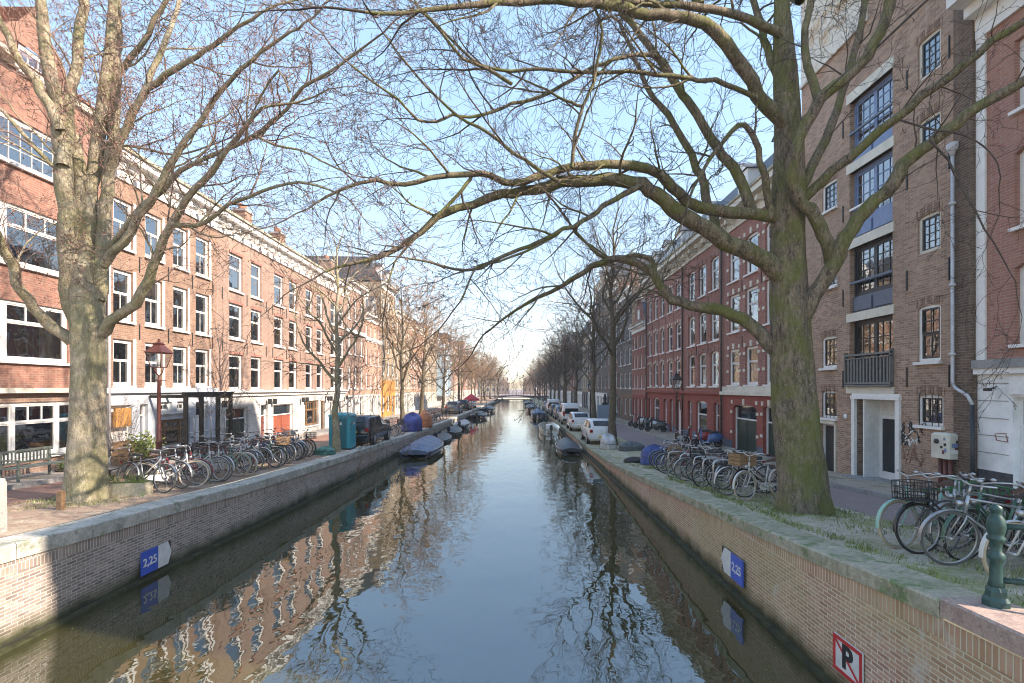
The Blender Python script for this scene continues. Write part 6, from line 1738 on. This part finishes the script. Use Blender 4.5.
bench(-12.75, 13.55, PI / 2, plain('bench_grey', (.13, .15, .13), .7, var=.2), 'weathered grey-green slatted bench under the white triple window')
b2 = bench(6.95, 7.75, -PI / 2, plain('bench_green', (.03, .14, .06), .5, var=.15), 'green slatted bench behind the bunch of bicycles by the green post', 1.6)

# green iron post with rails, at the bridge
r = empty('railing_post', (4.36, 4.66, ZR(4.66)), 0, 'dark green cast iron railing post standing on the pink granite block', 'railing post')
mb = MB()
def oct_(a, z, n=8): return [(a * math.cos(PI / 8 + k * PI / 4), a * math.sin(PI / 8 + k * PI / 4), z) for k in range(8)]
mb.loft([oct_(.145, 0), oct_(.145, .10), oct_(.115, .14), oct_(.11, .2), oct_(.085, .24)], 0, False)
mb.lathe([(.085, .24), (.07, .3), (.066, .42), (.062, .50), (.088, .52), (.092, .55), (.085, .58), (.06, .6), (.062, .70), (.095, .72), (.095, .745), (.078, .76), (.09, .80), (.10, .86), (.09, .93), (.06, .97), (.05, 1.0), (.07, 1.02), (.06, 1.06), (.0, 1.09)], n=20)
mb.build('post', M['iron_green'], r)
for ch_ in list(r.children): link('post', ch_.data, r, (3.5, -2.2, 0))
for z in (.30, .86):
    mb = MB(); mb.tube([(0, 0, z), (1.1, -.35, z), (3.5, -2.2, z)], .03, 8); mb.build('rail', M['iron_green'], r)

r.scale = (.72, .72, .88)
# stone bollard at the edge, left
r = empty('stone_bollard', (-8.36, 8.25, gz(-8.42, 8.25)), 0, 'square grey stone bollard at the very edge of the sunlit quay', 'bollard')
mb = MB(); mb.loft([[(-a, -a, z), (a, -a, z), (a, a, z), (-a, a, z)] for a, z in ((.075, -.1), (.07, .80), (.055, .86), (.01, .88))], 0, False); mb.build('shaft', M['granite'], r)

# plants
def plant(name, x, y, h, w_, mat, label, cat, n=220, pot=None, leaf=.035, z=None, seed=1, stems=8, group=None):
    g = random.Random(seed); zz = gz(x, y) if z is None else z
    r = empty(name, (x, y, zz), 0, label, cat, group); z0 = 0
    if pot:
        mb = MB(); ph, pr = pot; mb.lathe([(pr * .75, 0), (pr, ph * .9), (pr * 1.05, ph * .92), (pr * 1.05, ph), (pr * .9, ph), (pr * .88, ph * .9)], n=12); mb.build('pot', M['oldwood'], r); z0 = ph * .9
    st, lf = MB(), MB()
    for k in range(stems):
        a = g.uniform(0, 6.28); q = Vector((g.uniform(-.2, .2) * w_, g.uniform(-.2, .2) * w_, z0)); d = Vector((math.cos(a) * w_ / h * .6, math.sin(a) * w_ / h * .6, 1)).normalized(); P_ = [q]
        for i in range(6): d = (d + Vector((g.gauss(0, .12), g.gauss(0, .12), 0))).normalized(); q = q + d * (h - z0) * g.uniform(.13, .18); P_.append(q)
        st.tube(P_, [.008 - .001 * i for i in range(7)], 4)
        for i in range(n // stems):
            t_ = g.uniform(.15, 1) * 6; k_ = min(int(t_), 5); c = P_[k_].lerp(P_[k_ + 1], t_ - k_) + Vector((g.gauss(0, 1), g.gauss(0, 1), g.gauss(0, 1))) * w_ * .13
            a_ = Vector((g.gauss(0, 1), g.gauss(0, 1), g.gauss(0, .6))).normalized(); b_ = a_.orthogonal().normalized(); s_ = leaf * g.uniform(.6, 1.4)
            lf.poly([c - a_ * s_, c - b_ * s_ * .45, c + a_ * s_, c + b_ * s_ * .45])
    st.build('stem', M['twig_l'], r); lf.build('foliage', mat, r)
    return r
plant('potted_shrub', -11.6, 16.0, 1.15, .75, M['leaf_yellow'], 'bright yellow-green potted shrub behind the red lamp post', 'shrub', 700, (.4, .28), .05, seed=2, stems=14)
plant('climbing_shrub', -13.35, 17.2, 2.6, .9, M['twig_l'], 'bare twiggy climber against the blue-grey ground floor', 'shrub', 160, None, .04, seed=3, stems=26)
plant('potted_shrub', -13.2, 14.9, .5, .5, M['leaf'], 'low green plant at the foot of the white triple window', 'plant', 260, (.15, .2), .04, seed=4)
plant('potted_shrub', -13.2, 12.35, .5, .6, M['leaf_yellow'], 'pale green plant at the end of the grey bench', 'plant', 260, (.15, .2), .04, seed=14)
# planter trough
r = empty('planter', (-9.0, 11.7, gz(-9., 11.7)), .1, 'low greenish stone trough with dry grass beside the pale tree', 'planter')
mb = MB(); mb.box(-.55, .55, -.16, -.12, 0, .3); mb.box(-.55, .55, .12, .16, 0, .3); mb.box(-.55, -.5, -.12, .12, 0, .3); mb.box(.5, .55, -.12, .12, 0, .3); mb.box(-.5, .5, -.12, .12, 0, .24); mb.build('trough', M['coping_moss'], r)
mb = MB(); g = random.Random(6)
for k in range(240):
    x = g.uniform(-.5, .5); y = g.uniform(-.1, .1); a = g.uniform(-.5, .5); b_ = g.uniform(-.4, .4); h = g.uniform(.1, .34)
    mb.poly([(x - .005, y, .24), (x + .005, y, .24), (x + a * h, y + b_ * h, .24 + h)])
mb.build('grass', M['leaf_yellow'], r)

# stakes and stones by the pale tree
mb = MB(); g = random.Random(1)
mb.loft([[(-.05 + .02 * k, -.05, z), (.05, -.05, z), (.05, .05, z), (-.05, .05, z)] for k, z in ((0, -.05), (0, .3), (1, .38))], 0, False)
o = mb.build('wooden_stake', M['wood']); o.location = (-9.0, 10.1, gz(-9, 10.1)); tag(o, 'short pale wooden stake in the sand in front of the pale tree', 'stake')

# dark open frame in front of the blue-grey house
r = empty('timber_frame', (-12.9, 20.7, gz(-12.9, 20.7) + .1), 0, 'tall dark timber framework standing before the blue-grey ground floor', 'timber frame')
ys_ = [-1.5, -.55, .55, 1.5]
for k, yy in enumerate(ys_):
    mb = MB(); mb.bbox(.42, .54, yy - .07, yy + .07, 0, 2.35, .008); mb.build('post', M['dark_timber'], r)
    mb = MB(); mb.box(-.85, .42, yy - .04, yy + .04, 2.24, 2.35); mb.build('crossbeam', M['dark_timber'], r)
for x0 in (.40,):
    mb = MB(); mb.box(x0, x0 + .14, -1.62, 1.62, 2.351, 2.46); mb.build('top_beam', M['dark_timber'], r)
mb = MB()
for yy in (-1.0, 0.1, 1.1): mb.tube([(.48, yy, .1), (.48, yy, 1.35), (.40, yy + .1, 1.45), (.3, yy + .3, 1.45), (.3, yy + .3, .1)], .022, 6)
mb.tube([(.45, -1.5, .9), (.45, 1.5, .9)], .02, 6); mb.build('hand_rail', M['steel'], r)
mb = MB(); mb.box(-.5, .35, -1.4, 1.4, 0, .35); mb.build('deck', M['dark_timber'], r)

# stacked chairs / crates before the house
r = empty('wooden_crates', (-12.6, 16.6, gz(-12.6, 16.6) + .1), .3, 'weathered wooden crate box beside the climber', 'crate')
mb = MB()
for k in range(5):
    z = .02 + k * .15; mb.box(-.35, .35, -.3, -.28, z, z + .12); mb.box(-.35, .35, .28, .3, z, z + .12); mb.box(-.35, -.33, -.28, .28, z, z + .12); mb.box(.33, .35, -.28, .28, z, z + .12)
mb.build('slats', M['wood'], r)
r.name = 'wooden_crate'

# blue-grey cabinet on the far pavement
r = empty('street_cabinet', (8.5, 49.5, gz(8.5, 49.5)), 0, 'big blue-grey metal street cabinet on the road side beyond the lamp', 'street cabinet')
mb = MB(); mb.bbox(-.7, .7, -.5, .5, 0, 1.7, .05); mb.build('body', plain('cabinet_blue', (.25, .33, .42), .5), r)
for s_ in (-1, 1): mb = MB(); mb.box(s_ * .33 - .3, s_ * .33 + .3, -.515, -.502, .15, 1.55); mb.build('door', plain('cabinet_door', (.28, .36, .45), .5), r)
mb = MB(); mb.lathe([(.25, 0), (.3, .1), (.15, .3), (.2, .6), (.1, .9), (.12, 1.0), (0, 1.1)], (0, 0, 1.7), 10); mb.build('finial', M['iron'], r)

# ================================================================== signs on the quay walls
def txt(s, size, parent, loc, rot, mat, name='lettering', ext=.003, bold=.0):
    c = bpy.data.curves.new(name, 'FONT'); c.body = s; c.size = size; c.extrude = ext; c.align_x = 'CENTER'; c.align_y = 'CENTER'; c.offset = bold
    c.materials.append(mat)
    tmp = bpy.data.objects.new(name, c); COL.objects.link(tmp)
    bpy.context.view_layer.update()
    me = bpy.data.meshes.new_from_object(tmp.evaluated_get(bpy.context.evaluated_depsgraph_get()))
    bpy.data.objects.remove(tmp)
    o = bpy.data.objects.new(name, me); COL.objects.link(o); o.parent = parent; o.location = loc; o.rotation_euler = rot
    return o
signb = plain('sign_blue', (.035, .11, .55), .35, var=.08); signw = plain('sign_white', (.72, .72, .70), .4, var=.08); signr = plain('sign_red', (.6, .03, .03), .4, var=.1); signk = plain('sign_black', (.015, .015, .015), .5)
def headroom(x, y, z, s, label, W=.46, h=.46):
    """s=+1 faces +x; the white pointer is away from the camera"""
    r = empty('headroom_sign', (x, y, z), 0, label, 'sign', 'blue headroom signs on the quay walls')
    mb = MB(); mb.box(.008, .028, 0, W, 0, h) if s > 0 else mb.box(-.028, -.008, 0, W, 0, h); mb.build('blue_plate', signb, r)
    a, b_ = (.0281, .034) if s > 0 else (-.034, -.0281)
    mb = MB(); mb.box(min(.0, s * .006), max(0, s * .006), W + .002, 2 * W - .05, 0, h); mb.build('black_backing', signk, r)
    mb = MB(); pts = [(W + .002, 0), (W + .30, 0), (2 * W - .05, h * .5), (W + .30, h), (W + .002, h)]
    for xx in (s * .008, s * .028): mb.poly([(xx, p, q) for p, q in pts])
    for p, q in zip(pts, pts[1:] + pts[:1]): mb.poly([(s * .008, *p), (s * .008, *q), (s * .028, *q), (s * .028, *p)])
    mb.build('white_pointer', signw, r)
    txt('2,25', .225, r, (s * .032, W / 2, h * .5), (R(90), 0, R(90) if s > 0 else R(-90)), signw, bold=.004)
    return r
headroom(XL(10.4) + .05, 9.98, .12, 1, 'blue headroom sign reading 2,25 with white pointer on the sunlit-side quay wall')
headroom(XR(9.5) - .05, 9.02, .28, -1, 'blue headroom sign reading 2,25 with white pointer on the mossy quay wall', W=.50, h=.46)
r = empty('no_mooring_sign', (XR(6) - .02, 5.95, .27), 0, 'white sign with black P struck through in red, fixed low on the mossy quay wall', 'sign')
mb = MB(); mb.box(-.02, 0, 0, .54, 0, .44); mb.build('plate', signw, r)
mb = MB(); mb.box(-.026, -.0201, 0, .54, 0, .045); mb.box(-.026, -.0201, 0, .54, .395, .44); mb.box(-.026, -.0201, 0, .045, .045, .395); mb.box(-.026, -.0201, .495, .54, .045, .395); mb.build('red_border', signr, r)
mb = MB(); mb.poly([(-.0262, .515, .425), (-.0262, .535, .395), (-.0262, .03, .01), (-.0262, .01, .045)]); mb.build('red_slash', signr, r)
txt('P', .40, r, (-.024, .27, .225), (R(90), 0, R(-90)), signk, bold=.012)

# sparse grass along the mossy coping and the tree feet
def grass(name, pts, mat, h=.05, seed=1):
    g = random.Random(seed); mb = MB()
    for x, y in pts:
        z = gz(x, y); hh = h * g.uniform(.5, 1.6); a, b_ = g.gauss(0, .5) * hh, g.gauss(0, .5) * hh; w_ = .004 + .0006 * y
        t_ = g.uniform(0, PI); dx, dy = math.cos(t_) * w_, math.sin(t_) * w_
        mb.poly([(x - dx, y - dy, z - .01), (x + dx, y + dy, z - .01), (x + a, y + b_, z + hh)])
    return tag(mb.build(name, mat), kind='stuff')
g = random.Random(15); pts = []
cl = [(g.uniform(4.6, 6.6), g.uniform(4.5, 22), g.uniform(.1, .5)) for _ in range(26)] + [(4.62 + g.uniform(0, .25), 4.5 + i * .35, .16) for i in range(34)]
for cx, cy, cr in cl:
    for _ in range(int(260 * cr)): pts.append((max(4.56, cx + g.gauss(0, cr * .5)), cy + g.gauss(0, cr)))
for _ in range(600):
    a = g.uniform(0, 6.28); rr_ = .55 + abs(g.gauss(0, .25)); pts.append((max(4.56, 5.65 + rr_ * math.cos(a)), 10.2 + rr_ * math.sin(a)))
grass('grass_tufts', pts, M['grass'], .055, 3)
pts = []
for _ in range(1300):
    a = g.uniform(0, 6.28); rr_ = .5 + abs(g.gauss(0, .3)); pts.append((-9.45 + rr_ * math.cos(a), 11.2 + rr_ * math.sin(a)))
for cx, cy in [(-8.2 - g.uniform(0, 2), g.uniform(8, 24)) for _ in range(26)]:
    for _ in range(50): pts.append((min(XL(cy) - .56, cx + g.gauss(0, .15)), cy + g.gauss(0, .2)))
grass('dry_grass_tufts', pts, M['grass_dry'], .04, 4)
# fallen twigs and litter
mb = MB(); g = random.Random(19)
for _ in range(900):
    s_ = g.random() < .5
    x = g.uniform(4.6, 6.8) if s_ else g.uniform(-10.2, -8); y = g.uniform(5, 20); z = gz(x, y) + .006; a = g.uniform(0, 6.28); l_ = g.uniform(.02, .09)
    if g.random() < .5: mb.tube([(x, y, z), (x + l_ * math.cos(a), y + l_ * math.sin(a), z + .004)], .003, 3)
    else: mb.poly([(x, y, z), (x + l_ * .5 * math.cos(a), y + l_ * .5 * math.sin(a), z + .004), (x + l_ * .3 * math.cos(a + .8), y + l_ * .3 * math.sin(a + .8), z + .008)])
tag(mb.build('leaf_litter', M['wood']), kind='stuff')
mb = MB(); g = random.Random(23)     # leaves and scum floating by the walls
for _ in range(420):
    s_ = g.random() < .5; y = g.uniform(3.5, 30); off = abs(g.gauss(0, .5)) + .13 + (g.uniform(0, 4) if g.random() < .12 else 0)
    x = XL(y) + off if s_ else XR(y) - off; a = g.uniform(0, 6.28); l_ = g.uniform(.008, .026)
    mb.poly([(x + l_ * math.cos(a + k * PI / 2) * (1 if k % 2 else .5), y + l_ * math.sin(a + k * PI / 2) * (1 if k % 2 else .5), .004) for k in range(4)], 0)
tag(mb.build('floating_leaves', M['leaf_yellow']), kind='stuff')

# the air: a thin even haze round the whole street, sky outside it
if HAZE:
    mb = MB(); mb.box(-70, 70, -25, 420, -3, 24)
    hm = bpy.data.materials.new('haze'); hm.use_nodes = True; tt = hm.node_tree
    for n_ in list(tt.nodes):
        if n_.type == 'BSDF_PRINCIPLED': tt.nodes.remove(n_)
    pv = tt.nodes.new('ShaderNodeVolumePrincipled'); pv.inputs['Color'].default_value = (.86, .90, .96, 1); pv.inputs['Density'].default_value = HAZE
    tt.links.new(pv.outputs[0], tt.nodes['Material Output'].inputs['Volume'])
    tag(mb.build('haze', hm), kind='stuff')
